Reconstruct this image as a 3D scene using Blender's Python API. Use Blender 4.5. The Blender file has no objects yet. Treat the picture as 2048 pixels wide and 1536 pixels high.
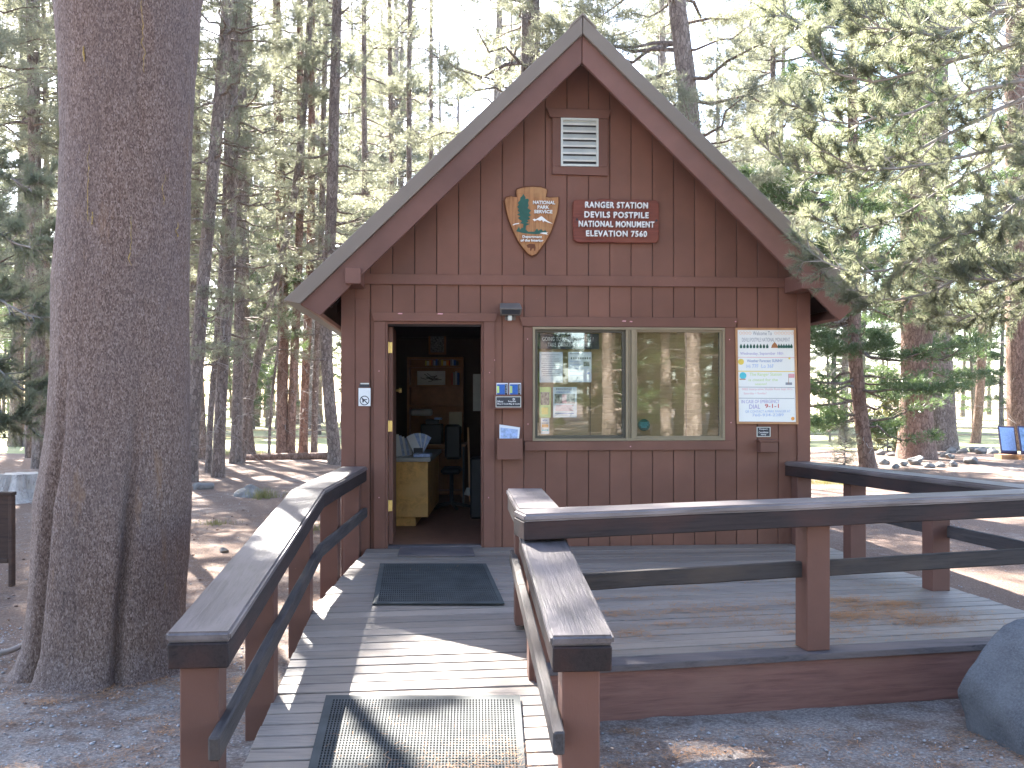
import bpy, bmesh, math, random
import numpy as np
from mathutils import Vector, Matrix, noise
random.seed(7)
R = math.radians
S = bpy.context.scene
COL = S.collection
# ------------------------------------------------------------------ camera, light
F_PX, HZ, CZ = 1991.0, 790.0, 1.67          # focal length and horizon row in photo pixels, eye height
cam = bpy.data.cameras.new('camera'); camo = bpy.data.objects.new('camera', cam); COL.objects.link(camo)
camo.location = (0, 0, CZ); camo.rotation_euler = (R(90), 0, 0)
cam.lens = 36 * F_PX / 2048; cam.sensor_width = 36; cam.shift_y = (HZ - 768) / 2048
cam.clip_start = 0.05; cam.clip_end = 3000
S.camera = camo
SUN_AZ, SUN_EL = R(-25.0), R(40.5)
sunv = Vector((math.sin(SUN_AZ) * math.cos(SUN_EL), math.cos(SUN_AZ) * math.cos(SUN_EL), math.sin(SUN_EL)))
w = bpy.data.worlds.new('World'); S.world = w; w.use_nodes = True
sky = w.node_tree.nodes.new('ShaderNodeTexSky'); sky.sky_type = 'NISHITA'; sky.sun_disc = False
sky.sun_elevation = SUN_EL; sky.sun_rotation = SUN_AZ; sky.altitude = 1200; sky.dust_density = 3.5; sky.air_density = 1.0
bg = w.node_tree.nodes['Background']; bg.inputs['Strength'].default_value = 0.10
w.node_tree.links.new(sky.outputs[0], bg.inputs[0])
sl = bpy.data.lights.new('sun', 'SUN'); so = bpy.data.objects.new('sun', sl); COL.objects.link(so)
sl.energy = 5.0; sl.angle = R(0.5); sl.color = (1.0, 0.95, 0.87)
so.rotation_euler = (-sunv).to_track_quat('-Z', 'Y').to_euler(); so.location = (-10, 20, 30)
S.view_settings.view_transform = 'Standard'; S.view_settings.look = 'None'
S.view_settings.exposure = 3.3; S.view_settings.gamma = 1.0
try: S.view_settings.use_curve_mapping = False
except Exception: pass
S.render.engine = 'CYCLES'
S.cycles.max_bounces = 8; S.cycles.transparent_max_bounces = 16

# ------------------------------------------------------------------ node materials
class NT:
    def __init__(s, name):
        s.m = bpy.data.materials.new(name); s.m.use_nodes = True
        s.t = s.m.node_tree; s.n = s.t.nodes; s.l = s.t.links
        s.b = s.n['Principled BSDF']; s.out = s.n['Material Output']
        s.b.inputs['Specular IOR Level'].default_value = 0.3
        s.tc = s.n.new('ShaderNodeTexCoord')
    def mapped(s, sc, src='Object', rot=(0, 0, 0)):
        m = s.n.new('ShaderNodeMapping'); m.inputs['Scale'].default_value = sc; m.inputs['Rotation'].default_value = rot
        s.l.new(s.tc.outputs[src], m.inputs[0]); return m.outputs[0]
    def noise(s, vec, scale=5, detail=4, rough=0.6, dist=0.0):
        x = s.n.new('ShaderNodeTexNoise'); x.inputs['Scale'].default_value = scale
        x.inputs['Detail'].default_value = detail; x.inputs['Roughness'].default_value = rough
        x.inputs['Distortion'].default_value = dist
        s.l.new(vec, x.inputs['Vector']); return x.outputs['Fac']
    def vor(s, vec, scale=5, feature='F1', out='Distance'):
        x = s.n.new('ShaderNodeTexVoronoi'); x.feature = feature; x.inputs['Scale'].default_value = scale
        s.l.new(vec, x.inputs['Vector']); return x.outputs[out]
    def ramp(s, fac, stops):
        r = s.n.new('ShaderNodeValToRGB'); e = r.color_ramp.elements
        while len(e) < len(stops): e.new(0.5)
        for k, (p, c) in enumerate(stops):
            e[k].position = p; e[k].color = (c[0], c[1], c[2], 1) if hasattr(c, '__len__') else (c, c, c, 1)
        s.l.new(fac, r.inputs[0]); return r.outputs[0]
    def mix(s, fac, a, b, mode='MIX'):
        x = s.n.new('ShaderNodeMix'); x.data_type = 'RGBA'; x.blend_type = mode
        for i, v in ((0, fac), (6, a), (7, b)):
            if hasattr(v, 'links'): s.l.new(v, x.inputs[i])
            elif i == 0: x.inputs[0].default_value = v
            else: x.inputs[i].default_value = (v[0], v[1], v[2], 1)
        return x.outputs[2]
    def rnd(s): return s.n.new('ShaderNodeObjectInfo').outputs['Random']
    def bump(s, h, strength=0.3, dist=0.01):
        x = s.n.new('ShaderNodeBump'); x.inputs['Strength'].default_value = strength; x.inputs['Distance'].default_value = dist
        s.l.new(h, x.inputs['Height']); s.l.new(x.outputs[0], s.b.inputs['Normal'])
    def col(s, c):
        if hasattr(c, 'links'): s.l.new(c, s.b.inputs['Base Color'])
        else: s.b.inputs['Base Color'].default_value = (c[0], c[1], c[2], 1)
    def rough(s, v):
        if hasattr(v, 'links'): s.l.new(v, s.b.inputs['Roughness'])
        else: s.b.inputs['Roughness'].default_value = v

def sc(c, k): return tuple(min(1, x * k) for x in c)
def m_paint(name, c, rough=0.55, var=0.18, grain=(3, 3, 3)):
    t = NT(name); n1 = t.noise(t.mapped((1, 1, 1)), 2.3, 5); n2 = t.noise(t.mapped(grain), 22, 3)
    base = t.ramp(n1, [(0.3, sc(c, 1 - var)), (0.7, sc(c, 1 + var))])
    r = t.ramp(t.rnd(), [(0, 0.88), (1, 1.08)])
    base = t.mix(1.0, base, r, 'MULTIPLY')
    chips = t.ramp(t.noise(t.mapped((1, 1, 1)), 60, 2, 0.5), [(0.76, 0), (0.8, 1)])
    base = t.mix(chips, base, sc(c, 1.7))
    t.col(base); t.rough(rough); t.bump(n2, 0.25, 0.002); return t.m
def m_plain(name, c, rough=0.6, metal=0.0, var=0.1, sc_=8):
    t = NT(name); n1 = t.noise(t.mapped((1, 1, 1)), sc_, 4)
    t.col(t.ramp(n1, [(0.3, sc(c, 1 - var)), (0.7, sc(c, 1 + var))])); t.rough(rough); t.b.inputs['Metallic'].default_value = metal
    t.bump(n1, 0.08, 0.002); return t.m
def m_wood(name, dark, light, worn, wornamt=0.5, g=(1.2, 22, 22), rough=0.7):
    t = NT(name); v = t.mapped(g); f = t.noise(v, 3.0, 6, 0.65, 0.6); blot = t.noise(t.mapped((1, 3, 3)), 1.7, 4)
    base = t.ramp(f, [(0.32, dark), (0.5, light), (0.68, sc(light, 1.25))])
    wm = t.ramp(blot, [(wornamt - 0.08, 0), (wornamt + 0.16, 1)])
    base = t.mix(wm, base, worn)
    cr = t.ramp(t.noise(t.mapped((0.6, 26, 26)), 2.0, 3, 0.5, 0.3), [(0.25, 0.8), (0.31, 0)])
    base = t.mix(cr, base, sc(dark, 0.35))
    base = t.mix(1.0, base, t.ramp(t.rnd(), [(0, 0.8), (1, 1.15)]), 'MULTIPLY')
    t.col(base); t.rough(rough); t.bump(f, 0.6, 0.004); return t.m
def m_leaf(name, a, b, trans=0.35):
    t = NT(name); g = t.noise(t.mapped((1, 1, 1)), 2.5, 3)
    c = t.ramp(g, [(0.3, a), (0.7, b)]); t.col(c); t.rough(0.35); t.b.inputs['Specular IOR Level'].default_value = 0.5
    tr = t.n.new('ShaderNodeBsdfTranslucent'); mx = t.n.new('ShaderNodeMixShader'); mx.inputs[0].default_value = trans
    c2 = t.mix(0.7, c, (b[0] * 1.9, b[1] * 1.75, b[2] * 1.5)); t.l.new(c2, tr.inputs[0])
    t.l.new(t.b.outputs[0], mx.inputs[1]); t.l.new(tr.outputs[0], mx.inputs[2]); t.l.new(mx.outputs[0], t.out.inputs[0]); return t.m

BROWN = (0.190, 0.083, 0.055)
M = {}
M['siding'] = m_paint('siding_paint', BROWN, 0.55, 0.12, (10, 2, 10))
M['trim'] = m_paint('trim_paint', (0.178, 0.078, 0.054), 0.5, 0.14, (3, 12, 3))
M['fascia'] = m_paint('fascia_paint', (0.172, 0.080, 0.060), 0.5, 0.15, (3, 12, 3))
M['rakemetal'] = m_plain('roof_edge_metal', (0.20, 0.160, 0.128), 0.45, 0.0, 0.06, 1.5)
M['roofmetal'] = m_plain('roof_metal', (0.13, 0.12, 0.11), 0.4, 0.3, 0.1, 2)
M['dark'] = m_plain('dark_backing', (0.035, 0.022, 0.018), 0.8)
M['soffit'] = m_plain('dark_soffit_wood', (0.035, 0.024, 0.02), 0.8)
M['cap'] = m_wood('weathered_cap_wood', (0.05, 0.040, 0.040), (0.095, 0.078, 0.080), (0.17, 0.14, 0.14), 0.52, rough=0.42)
M['cap'].node_tree.nodes['Principled BSDF'].inputs['Specular IOR Level'].default_value = 0.75
M['beam'] = m_wood('stained_beam_wood', (0.014, 0.010, 0.010), (0.028, 0.019, 0.019), (0.055, 0.026, 0.022), 0.58)
M['lrail'] = m_wood('lower_rail_wood', (0.026, 0.022, 0.022), (0.052, 0.044, 0.044), (0.095, 0.072, 0.06), 0.56)
M['post'] = m_paint('post_paint', (0.135, 0.062, 0.045), 0.6, 0.15, (12, 12, 2))
M['board'] = m_wood('deck_board_wood', (0.12, 0.096, 0.082), (0.20, 0.166, 0.145), (0.25, 0.20, 0.165), 0.5, (1.5, 26, 26), 0.5)
M['board'].node_tree.nodes['Principled BSDF'].inputs['Specular IOR Level'].default_value = 0.5
M['rim'] = m_wood('rim_board_wood', (0.105, 0.048, 0.040), (0.15, 0.070, 0.056), (0.17, 0.085, 0.066), 0.55, (1.1, 14, 14), 0.6)
M['nosing'] = m_wood('nosing_wood', (0.05, 0.042, 0.044), (0.10, 0.085, 0.09), (0.17, 0.13, 0.12), 0.5)
M['brass'] = m_plain('brass', (0.75, 0.52, 0.18), 0.35, 0.6, 0.15)
M['tanframe'] = m_plain('tan_aluminium', (0.27, 0.215, 0.14), 0.45, 0.2, 0.08)
M['tandark'] = m_plain('olive_gasket', (0.10, 0.085, 0.06), 0.6)
M['white'] = m_plain('white_paint', (0.78, 0.78, 0.76), 0.5, 0, 0.06)
M['louver'] = m_plain('louver_metal', (0.62, 0.63, 0.58), 0.4, 0.2, 0.08)
M['paper'] = m_plain('white_paper', (0.72, 0.73, 0.76), 0.7, 0, 0.04)
M['signred'] = m_wood('sign_red_wood', (0.11, 0.026, 0.018), (0.165, 0.042, 0.027), (0.20, 0.06, 0.036), 0.55, (1.2, 16, 16), 0.45)
M['signtext'] = m_plain('sign_white', (0.85, 0.84, 0.80), 0.5, 0, 0.03)
M['arrow'] = m_wood('carved_sign_wood', (0.24, 0.095, 0.035), (0.42, 0.19, 0.075), (0.50, 0.27, 0.11), 0.55, (16, 1.2, 16), 0.5)
M['arrowedge'] = m_plain('sign_burnt_edge', (0.14, 0.045, 0.018), 0.6)
M['treegreen'] = m_plain('sign_green', (0.025, 0.10, 0.075), 0.5, 0, 0.15, 20)
M['ink'] = m_plain('dark_ink', (0.03, 0.03, 0.04), 0.6)
M['inkgrey'] = m_plain('grey_ink', (0.28, 0.29, 0.32), 0.6)
M['fixture'] = m_plain('lamp_housing', (0.17, 0.15, 0.135), 0.5)
M['darkgrey'] = m_plain('dark_grey', (0.05, 0.052, 0.06), 0.5)
M['boardframe'] = m_plain('pale_wood_frame', (0.48, 0.25, 0.12), 0.5, 0, 0.15)
M['boardwhite'] = m_plain('whiteboard_surface', (0.82, 0.82, 0.78), 0.35, 0, 0.03, 3)
M['cabinet'] = m_wood('plywood_cabinet', (0.50, 0.26, 0.07), (0.66, 0.36, 0.10), (0.70, 0.40, 0.13), 0.5, (5, 1.2, 5), 0.5)
M['counter'] = m_plain('grey_counter', (0.35, 0.34, 0.31), 0.4)
M['shelfwood'] = m_plain('shelf_wood', (0.38, 0.16, 0.065), 0.5, 0, 0.2)
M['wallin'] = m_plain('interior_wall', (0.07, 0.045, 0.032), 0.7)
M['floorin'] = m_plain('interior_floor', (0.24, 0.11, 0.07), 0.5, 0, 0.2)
M['blind'] = m_plain('tan_blind', (0.62, 0.45, 0.24), 0.6, 0, 0.08)
M['black'] = m_plain('black_plastic', (0.015, 0.015, 0.017), 0.5)
M['mat'] = m_plain('rubber_mat', (0.047, 0.052, 0.053), 0.75, 0, 0.3, 6)
M['matdark'] = m_plain('mat_underlay', (0.028, 0.026, 0.024), 0.9, 0, 0.4, 9)
M['blue'] = m_plain('blue_print', (0.04, 0.13, 0.42), 0.5, 0, 0.2, 30)
M['ltblue'] = m_plain('pale_blue_print', (0.35, 0.45, 0.68), 0.5, 0, 0.3, 40)
M['red'] = m_plain('red_print', (0.55, 0.06, 0.05), 0.6)
M['pink'] = m_plain('pink_print', (0.75, 0.38, 0.40), 0.6)
M['orange'] = m_plain('orange_print', (0.80, 0.35, 0.08), 0.6)
M['yellow'] = m_plain('yellow_print', (0.80, 0.62, 0.12), 0.6)
M['lime'] = m_plain('lime_print', (0.52, 0.66, 0.22), 0.6)
M['violet'] = m_plain('violet_print', (0.36, 0.30, 0.55), 0.6)
M['teal'] = m_plain('teal_print', (0.10, 0.50, 0.58), 0.6)
M['photo'] = m_plain('printed_photo', (0.22, 0.22, 0.2), 0.6, 0, 0.9, 45)
M['needle_dead'] = m_plain('dead_needle', (0.38, 0.19, 0.085), 0.7, 0, 0.35, 3)
M['stone_dust'] = m_plain('pebble', (0.34, 0.33, 0.34), 0.8, 0, 0.4, 3)
M['leaf_near'] = m_leaf('pine_needles_near', (0.10, 0.12, 0.082), (0.18, 0.20, 0.14), 0.6)
M['leaf'] = m_leaf('pine_needles', (0.10, 0.118, 0.088), (0.175, 0.19, 0.145), 0.6)
M['leaf_fir'] = m_leaf('fir_needles', (0.045, 0.09, 0.04), (0.09, 0.14, 0.055), 0.4)
M['leaf_far'] = m_leaf('far_needles', (0.11, 0.13, 0.10), (0.185, 0.20, 0.155), 0.6)
M['grass'] = m_leaf('grass_blades', (0.10, 0.12, 0.035), (0.22, 0.21, 0.09), 0.3)

def m_glass():
    t = NT('window_glass'); tr = t.n.new('ShaderNodeBsdfTransparent'); gl = t.n.new('ShaderNodeBsdfGlossy'); gl.inputs['Roughness'].default_value = 0.012
    tr.inputs[0].default_value = (0.93, 0.95, 0.93, 1)
    mx = t.n.new('ShaderNodeMixShader'); lw = t.n.new('ShaderNodeLayerWeight'); lw.inputs[0].default_value = 0.5
    pw = t.n.new('ShaderNodeMath'); pw.operation = 'POWER'; pw.inputs[1].default_value = 4.0; t.l.new(lw.outputs['Facing'], pw.inputs[0])
    fr = t.n.new('ShaderNodeMath'); fr.operation = 'MULTIPLY_ADD'; fr.inputs[1].default_value = 0.8; fr.inputs[2].default_value = 0.125; t.l.new(pw.outputs[0], fr.inputs[0])
    nb = t.n.new('ShaderNodeBump'); nb.inputs['Strength'].default_value = 0.12; nb.inputs['Distance'].default_value = 0.004
    t.l.new(t.noise(t.mapped((1, 1, 1)), 2.2, 1), nb.inputs['Height']); t.l.new(nb.outputs[0], gl.inputs['Normal'])
    t.l.new(fr.outputs[0], mx.inputs[0]); t.l.new(tr.outputs[0], mx.inputs[1]); t.l.new(gl.outputs[0], mx.inputs[2]); t.l.new(mx.outputs[0], t.out.inputs[0]); return t.m
M['glass'] = m_glass()
def translucify(m, c, k):
    t = m.node_tree; tr = t.nodes.new('ShaderNodeBsdfTranslucent'); tr.inputs[0].default_value = (c[0], c[1], c[2], 1); mx = t.nodes.new('ShaderNodeMixShader'); mx.inputs[0].default_value = k
    t.links.new(t.nodes['Principled BSDF'].outputs[0], mx.inputs[1]); t.links.new(tr.outputs[0], mx.inputs[2]); t.links.new(mx.outputs[0], t.nodes['Material Output'].inputs[0])
translucify(M['blind'], (0.7, 0.55, 0.32), 0.35)
def m_bark(name, a, b, c, zs=0.45, scale=38, bumpd=0.012, stain=None):
    t = NT(name); v = t.mapped((1, 1, zs))
    dn = t.n.new('ShaderNodeTexNoise'); dn.inputs['Scale'].default_value = 9; t.l.new(v, dn.inputs['Vector'])
    vv = t.mix(0.06, v, dn.outputs['Color'], 'ADD')
    f = t.vor(vv, scale, 'DISTANCE_TO_EDGE'); cc = t.vor(vv, scale, 'F1', 'Color'); n = t.noise(t.mapped((1, 1, 0.35)), 3.2, 5)
    sp = t.n.new('ShaderNodeSeparateColor'); t.l.new(cc, sp.inputs[0])
    base = t.ramp(sp.outputs[0], [(0.0, a), (0.45, b), (1.0, c)])
    base = t.mix(t.ramp(n, [(0.38, 0), (0.7, 0.75)]), base, a)
    base = t.mix(t.ramp(f, [(0.0, 0.75), (0.10, 0)]), base, sc(a, 0.35))
    if stain:
        st = t.ramp(t.noise(t.mapped((3.5, 3.5, 0.55)), 1.6, 4, 0.6), [(0.60, 0), (0.69, 0.75)])
        base = t.mix(st, base, stain)
    t.col(base); t.rough(0.85)
    h = t.mix(0.5, t.ramp(f, [(0, 0), (0.16, 1)]), sp.outputs[1]); t.bump(h, 0.9, bumpd); return t.m
def m_bigbark():
    t = NT('lodgepole_bark_near'); v = t.mapped((1, 1, 0.42)); fl = t.noise(v, 230, 4, 0.85); fl2 = t.noise(v, 75, 3, 0.6, 0.5); n = t.noise(t.mapped((1, 1, 0.3)), 2.6, 5)
    vc = t.vor(v, 190, 'F1', 'Color'); sp = t.n.new('ShaderNodeSeparateColor'); t.l.new(vc, sp.inputs[0])
    f = t.mix(0.35, fl, sp.outputs[0]); f = t.mix(0.22, f, fl2)
    base = t.ramp(f, [(0.31, (0.065, 0.040, 0.031)), (0.43, (0.14, 0.090, 0.072)), (0.56, (0.225, 0.156, 0.130)), (0.70, (0.38, 0.295, 0.258))])
    base = t.mix(t.ramp(n, [(0.42, 0), (0.62, 0.55)]), base, t.mix(0.5, base, (0.12, 0.10, 0.105)))
    st = t.ramp(t.noise(t.mapped((3.5, 3.5, 0.7)), 1.9, 5, 0.7), [(0.60, 0), (0.72, 0.6)]); base = t.mix(st, base, (0.24, 0.135, 0.07))
    rs_ = t.ramp(t.noise(t.mapped((9, 9, 0.8)), 1.5, 4, 0.7), [(0.70, 0), (0.76, 0.8)]); base = t.mix(rs_, base, (0.26, 0.19, 0.06))
    t.col(base); t.rough(0.8); t.bump(f, 1.0, 0.014); return t.m
M['bark_big'] = m_bigbark()
M['bark'] = m_bark('pine_bark', (0.14, 0.105, 0.088), (0.23, 0.18, 0.155), (0.33, 0.27, 0.235), 0.4, 24, 0.015)
M['bark_red'] = m_bark('reddish_pine_bark', (0.15, 0.088, 0.064), (0.25, 0.155, 0.118), (0.34, 0.22, 0.175), 0.4, 20, 0.015)
M['twig'] = m_plain('grey_twig', (0.30, 0.27, 0.25), 0.8, 0, 0.3, 4)
M['stumpwood'] = m_wood('weathered_stump_wood', (0.07, 0.06, 0.052), (0.34, 0.30, 0.27), (0.45, 0.41, 0.37), 0.5, (16, 16, 1.2))
def m_rock(name, a, b, s=3):
    t = NT(name); n = t.noise(t.mapped((1, 1, 1)), s, 8, 0.65); n2 = t.noise(t.mapped((1, 1, 1)), 90, 3, 0.7)
    base = t.ramp(n, [(0.3, a), (0.65, b)]); base = t.mix(t.ramp(n2, [(0.4, 0), (0.7, 0.5)]), base, sc(b, 1.4))
    t.col(base); t.rough(0.85); t.bump(t.mix(0.4, n, n2), 0.7, 0.03); return t.m
M['rock'] = m_rock('grey_boulder', (0.065, 0.066, 0.072), (0.13, 0.132, 0.142), 4)
M['rock2'] = m_rock('pale_granite', (0.11, 0.105, 0.10), (0.22, 0.21, 0.20), 6)
def m_ground():
    t = NT('forest_ground'); P = t.mapped((1, 1, 1))
    fine = t.noise(P, 55, 5, 0.75); mid = t.noise(P, 6, 5, 0.6); big = t.noise(P, 0.35, 4, 0.6)
    grav = t.ramp(fine, [(0.30, (0.12, 0.100, 0.090)), (0.5, (0.26, 0.222, 0.20)), (0.72, (0.52, 0.46, 0.42))])
    duff = t.ramp(fine, [(0.30, (0.075, 0.048, 0.036)), (0.5, (0.165, 0.108, 0.082)), (0.72, (0.33, 0.235, 0.185))])
    # brown needle duff lies left of the hut and under the trees, grey grit near the ramp and along the trail
    sx = t.n.new('ShaderNodeSeparateXYZ'); t.l.new(t.tc.outputs['Object'], sx.inputs[0])
    yr = t.n.new('ShaderNodeMapRange'); yr.inputs[1].default_value = 5.0; yr.inputs[2].default_value = 8.5; t.l.new(sx.outputs[1], yr.inputs[0])
    a = t.mix(0.5, mid, big)
    patch = t.ramp(a, [(0.44, 0), (0.56, 1)])
    k = t.mix(yr.outputs[0], patch, t.ramp(a, [(0.34, 0.25), (0.5, 1)]))
    cpt = t.mix(k, grav, duff); t.col(cpt); t.rough(0.95)
    t.bump(t.mix(0.35, fine, mid), 0.9, 0.03); return t.m
M['ground'] = m_ground()
def m_meadow():
    t = NT('dry_meadow'); P = t.mapped((1, 1, 1)); n = t.noise(P, 1.5, 6, 0.7); b = t.noise(P, 0.08, 3)
    c = t.ramp(n, [(0.3, (0.26, 0.25, 0.11)), (0.7, (0.50, 0.44, 0.24))]); c = t.mix(t.ramp(b, [(0.4, 0), (0.6, 0.5)]), c, (0.22, 0.27, 0.10))
    t.col(c); t.rough(0.9); return t.m
M['meadow'] = m_meadow()
M['hill'] = m_plain('wooded_hill', (0.05, 0.075, 0.07), 0.9, 0, 0.4, 0.02)
M['fencewood'] = m_plain('grey_fence_wood', (0.30, 0.25, 0.21), 0.8, 0, 0.2)
M['panelblue'] = m_plain('exhibit_panel_print', (0.20, 0.28, 0.40), 0.3, 0, 0.5, 5)
M['panelpurple'] = m_plain('exhibit_metal', (0.05, 0.03, 0.07), 0.4)
M['rustpanel'] = m_wood('board_back_wood', (0.035, 0.02, 0.016), (0.06, 0.034, 0.026), (0.08, 0.045, 0.03), 0.6, (1, 1, 10))

# ------------------------------------------------------------------ object helpers
WM = {}
def wm(o): return WM.get(o.name, Matrix.Identity(4))
def put(o, parent, W):
    COL.objects.link(o); WM[o.name] = W.copy()
    if parent is not None:
        o.parent = parent; o.matrix_basis = wm(parent).inverted() @ W
    else: o.matrix_basis = W
    return o
def tag(o, label=None, cat=None, group=None, kind=None):
    if label: o['label'] = label
    if cat: o['category'] = cat
    if group: o['group'] = group
    if kind: o['kind'] = kind
    return o
def thing(name, label, cat, W, group=None):
    if not isinstance(W, Matrix): W = Matrix.Translation(Vector(W))
    o = bpy.data.objects.new(name, None); o.empty_display_size = 0.2
    put(o, None, W); return tag(o, label, cat, group)
def mesh_from(name, verts, faces, mats, smooth=False, fmat=None):
    me = bpy.data.meshes.new(name); me.from_pydata([tuple(v) for v in verts], [], faces)
    for m in (mats if isinstance(mats, (list, tuple)) else [mats]): me.materials.append(m)
    if fmat: me.polygons.foreach_set('material_index', fmat)
    if smooth: me.polygons.foreach_set('use_smooth', [True] * len(me.polygons))
    me.update(); return me
def ob(name, me, parent=None, W=None):
    o = bpy.data.objects.new(name, me); return put(o, parent, W if W is not None else (wm(parent) if parent else Matrix.Identity(4)))
def fixn(me):
    bm = bmesh.new(); bm.from_mesh(me); bmesh.ops.recalc_face_normals(bm, faces=bm.faces); bm.to_mesh(me); bm.free(); return me
class MB:
    def __init__(s): s.v = []; s.f = []; s.fm = []
    def add(s, v, f, mi=0):
        k = len(s.v); s.v += [tuple(x) for x in v]; s.f += [tuple(i + k for i in q) for q in f]; s.fm += [mi] * len(f)
    def box(s, x0, x1, y0, y1, z0, z1, mi=0):
        s.add([(x0, y0, z0), (x1, y0, z0), (x1, y1, z0), (x0, y1, z0), (x0, y0, z1), (x1, y0, z1), (x1, y1, z1), (x0, y1, z1)],
              [(0, 3, 2, 1), (4, 5, 6, 7), (0, 1, 5, 4), (1, 2, 6, 5), (2, 3, 7, 6), (3, 0, 4, 7)], mi)
    def prism(s, poly, z0, z1, mi=0):      # poly in local xy
        n = len(poly)
        s.add([(p[0], p[1], z0) for p in poly] + [(p[0], p[1], z1) for p in poly],
              [tuple(range(n - 1, -1, -1)), tuple(range(n, 2 * n))] + [(i, (i + 1) % n, n + (i + 1) % n, n + i) for i in range(n)], mi)
    def tube(s, pts, rad, k=6, mi=0, cap=True):
        pts = [Vector(p) for p in pts]; b = len(s.v); rings = []
        for i, p in enumerate(pts):
            d = (pts[min(i + 1, len(pts) - 1)] - pts[max(i - 1, 0)]).normalized()
            a = d.cross(Vector((0.13, 0.21, 1)) if abs(d.z) < 0.9 else Vector((1, 0.1, 0))).normalized(); c = d.cross(a)
            r = rad[i] if hasattr(rad, '__len__') else rad
            rings.append([p + (a * math.cos(2 * math.pi * j / k) + c * math.sin(2 * math.pi * j / k)) * r for j in range(k)])
        v = [q for r_ in rings for q in r_]; f = []
        for i in range(len(pts) - 1):
            for j in range(k): f.append((i * k + j, i * k + (j + 1) % k, (i + 1) * k + (j + 1) % k, (i + 1) * k + j))
        if cap: f.append(tuple(range(k - 1, -1, -1))); f.append(tuple((len(pts) - 1) * k + j for j in range(k)))
        s.add(v, f, mi)
    def build(s, name, mats, parent=None, W=None, smooth=False, bevel=0):
        me = mesh_from(name, s.v, s.f, mats, smooth, s.fm); fixn(me)
        if bevel: bev(me, bevel)
        return ob(name, me, parent, W)
def bev(me, wd, seg=1):
    bm = bmesh.new(); bm.from_mesh(me)
    bmesh.ops.bevel(bm, geom=bm.edges[:], offset=wd, segments=seg, affect='EDGES', profile=0.5); bm.to_mesh(me); bm.free()
def lbox(name, a, b, mat, parent, W=None, bevel=0):
    m = MB(); m.box(min(a[0], b[0]), max(a[0], b[0]), min(a[1], b[1]), max(a[1], b[1]), min(a[2], b[2]), max(a[2], b[2]))
    return m.build(name, mat, parent, W, bevel=bevel)
def beam(name, p0, p1, wd, ht, mat, parent, bevel=0.004, wob=0.0, seg=1):
    """board from p0 to p1 (world, centre of its section), local x along it"""
    p0 = Vector(p0); p1 = Vector(p1); d = p1 - p0; L = d.length; x = d.normalized()
    y = Vector((0, 0, 1)).cross(x)
    y = Vector((0, 1, 0)) if y.length < 1e-4 else y.normalized()
    z = x.cross(y)
    W = Matrix(((x.x, y.x, z.x, p0.x), (x.y, y.y, z.y, p0.y), (x.z, y.z, z.z, p0.z), (0, 0, 0, 1)))
    bm = bmesh.new(); n = 12 if wob else 1
    for i in range(n + 1):
        t = L * i / n; j = [random.uniform(-wob, wob) for _ in range(4)] if 0 < i < n else [0] * 4
        for q, (sy, sz) in enumerate(((-1, -1), (1, -1), (1, 1), (-1, 1))): bm.verts.new((t, sy * wd / 2 + j[q] * 0.5, sz * ht / 2 + j[(q + 1) % 4]))
    bm.verts.ensure_lookup_table(); V = bm.verts
    for i in range(n):
        for q in range(4): bm.faces.new((V[i * 4 + q], V[i * 4 + (q + 1) % 4], V[i * 4 + 4 + (q + 1) % 4], V[i * 4 + 4 + q]))
    bm.faces.new((V[3], V[2], V[1], V[0])); bm.faces.new((V[n * 4], V[n * 4 + 1], V[n * 4 + 2], V[n * 4 + 3]))
    bmesh.ops.recalc_face_normals(bm, faces=bm.faces)
    if bevel:
        ed = [e for e in bm.edges if len(e.link_faces) == 2 and e.calc_face_angle(0) > 0.8]
        bmesh.ops.bevel(bm, geom=ed, offset=bevel, segments=seg, affect='EDGES')
    me = bpy.data.meshes.new(name); bm.to_mesh(me); bm.free(); me.materials.append(mat)
    return ob(name, me, parent, W)
def at(px, py, d): return Vector(((px - 1024) * d / F_PX, d, CZ + (HZ - py) * d / F_PX))
def hgrid(name, verts, nx, ny, mat, kind='structure'):
    f = [(j * nx + i, j * nx + i + 1, (j + 1) * nx + i + 1, (j + 1) * nx + i) for j in range(ny - 1) for i in range(nx - 1)]
    o = ob(name, mesh_from(name, verts, f, mat, True)); tag(o, kind=kind); return o
_tmp = {}
def text_mesh(body, mat, width=None, height=None, bold=0.0, ext=0.0, spacing=1.0, shear=0.0, res=3):
    cu = bpy.data.curves.new('lettering', 'FONT'); cu.body = body; cu.size = 1; cu.offset = bold; cu.extrude = ext
    cu.space_character = spacing; cu.shear = shear; cu.resolution_u = res; cu.align_x = 'LEFT'
    o = bpy.data.objects.new('tmp_lettering', cu); COL.objects.link(o)
    bpy.context.view_layer.update()
    me = bpy.data.meshes.new_from_object(o.evaluated_get(bpy.context.evaluated_depsgraph_get()))
    COL.objects.unlink(o); bpy.data.objects.remove(o); bpy.data.curves.remove(cu)
    n = len(me.vertices); co = np.empty(n * 3); me.vertices.foreach_get('co', co); co = co.reshape(-1, 3)
    mn = co.min(0); mx = co.max(0); c = (mn + mx) / 2; co -= c
    sx = width / (mx[0] - mn[0]) if width else None; sy = height / (mx[1] - mn[1]) if height else None
    sx = sx or sy; sy = sy or sx; co[:, 0] *= sx; co[:, 1] *= sy
    me.vertices.foreach_set('co', co.ravel()); me.materials.clear(); me.materials.append(mat); me.update(); return me

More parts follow.
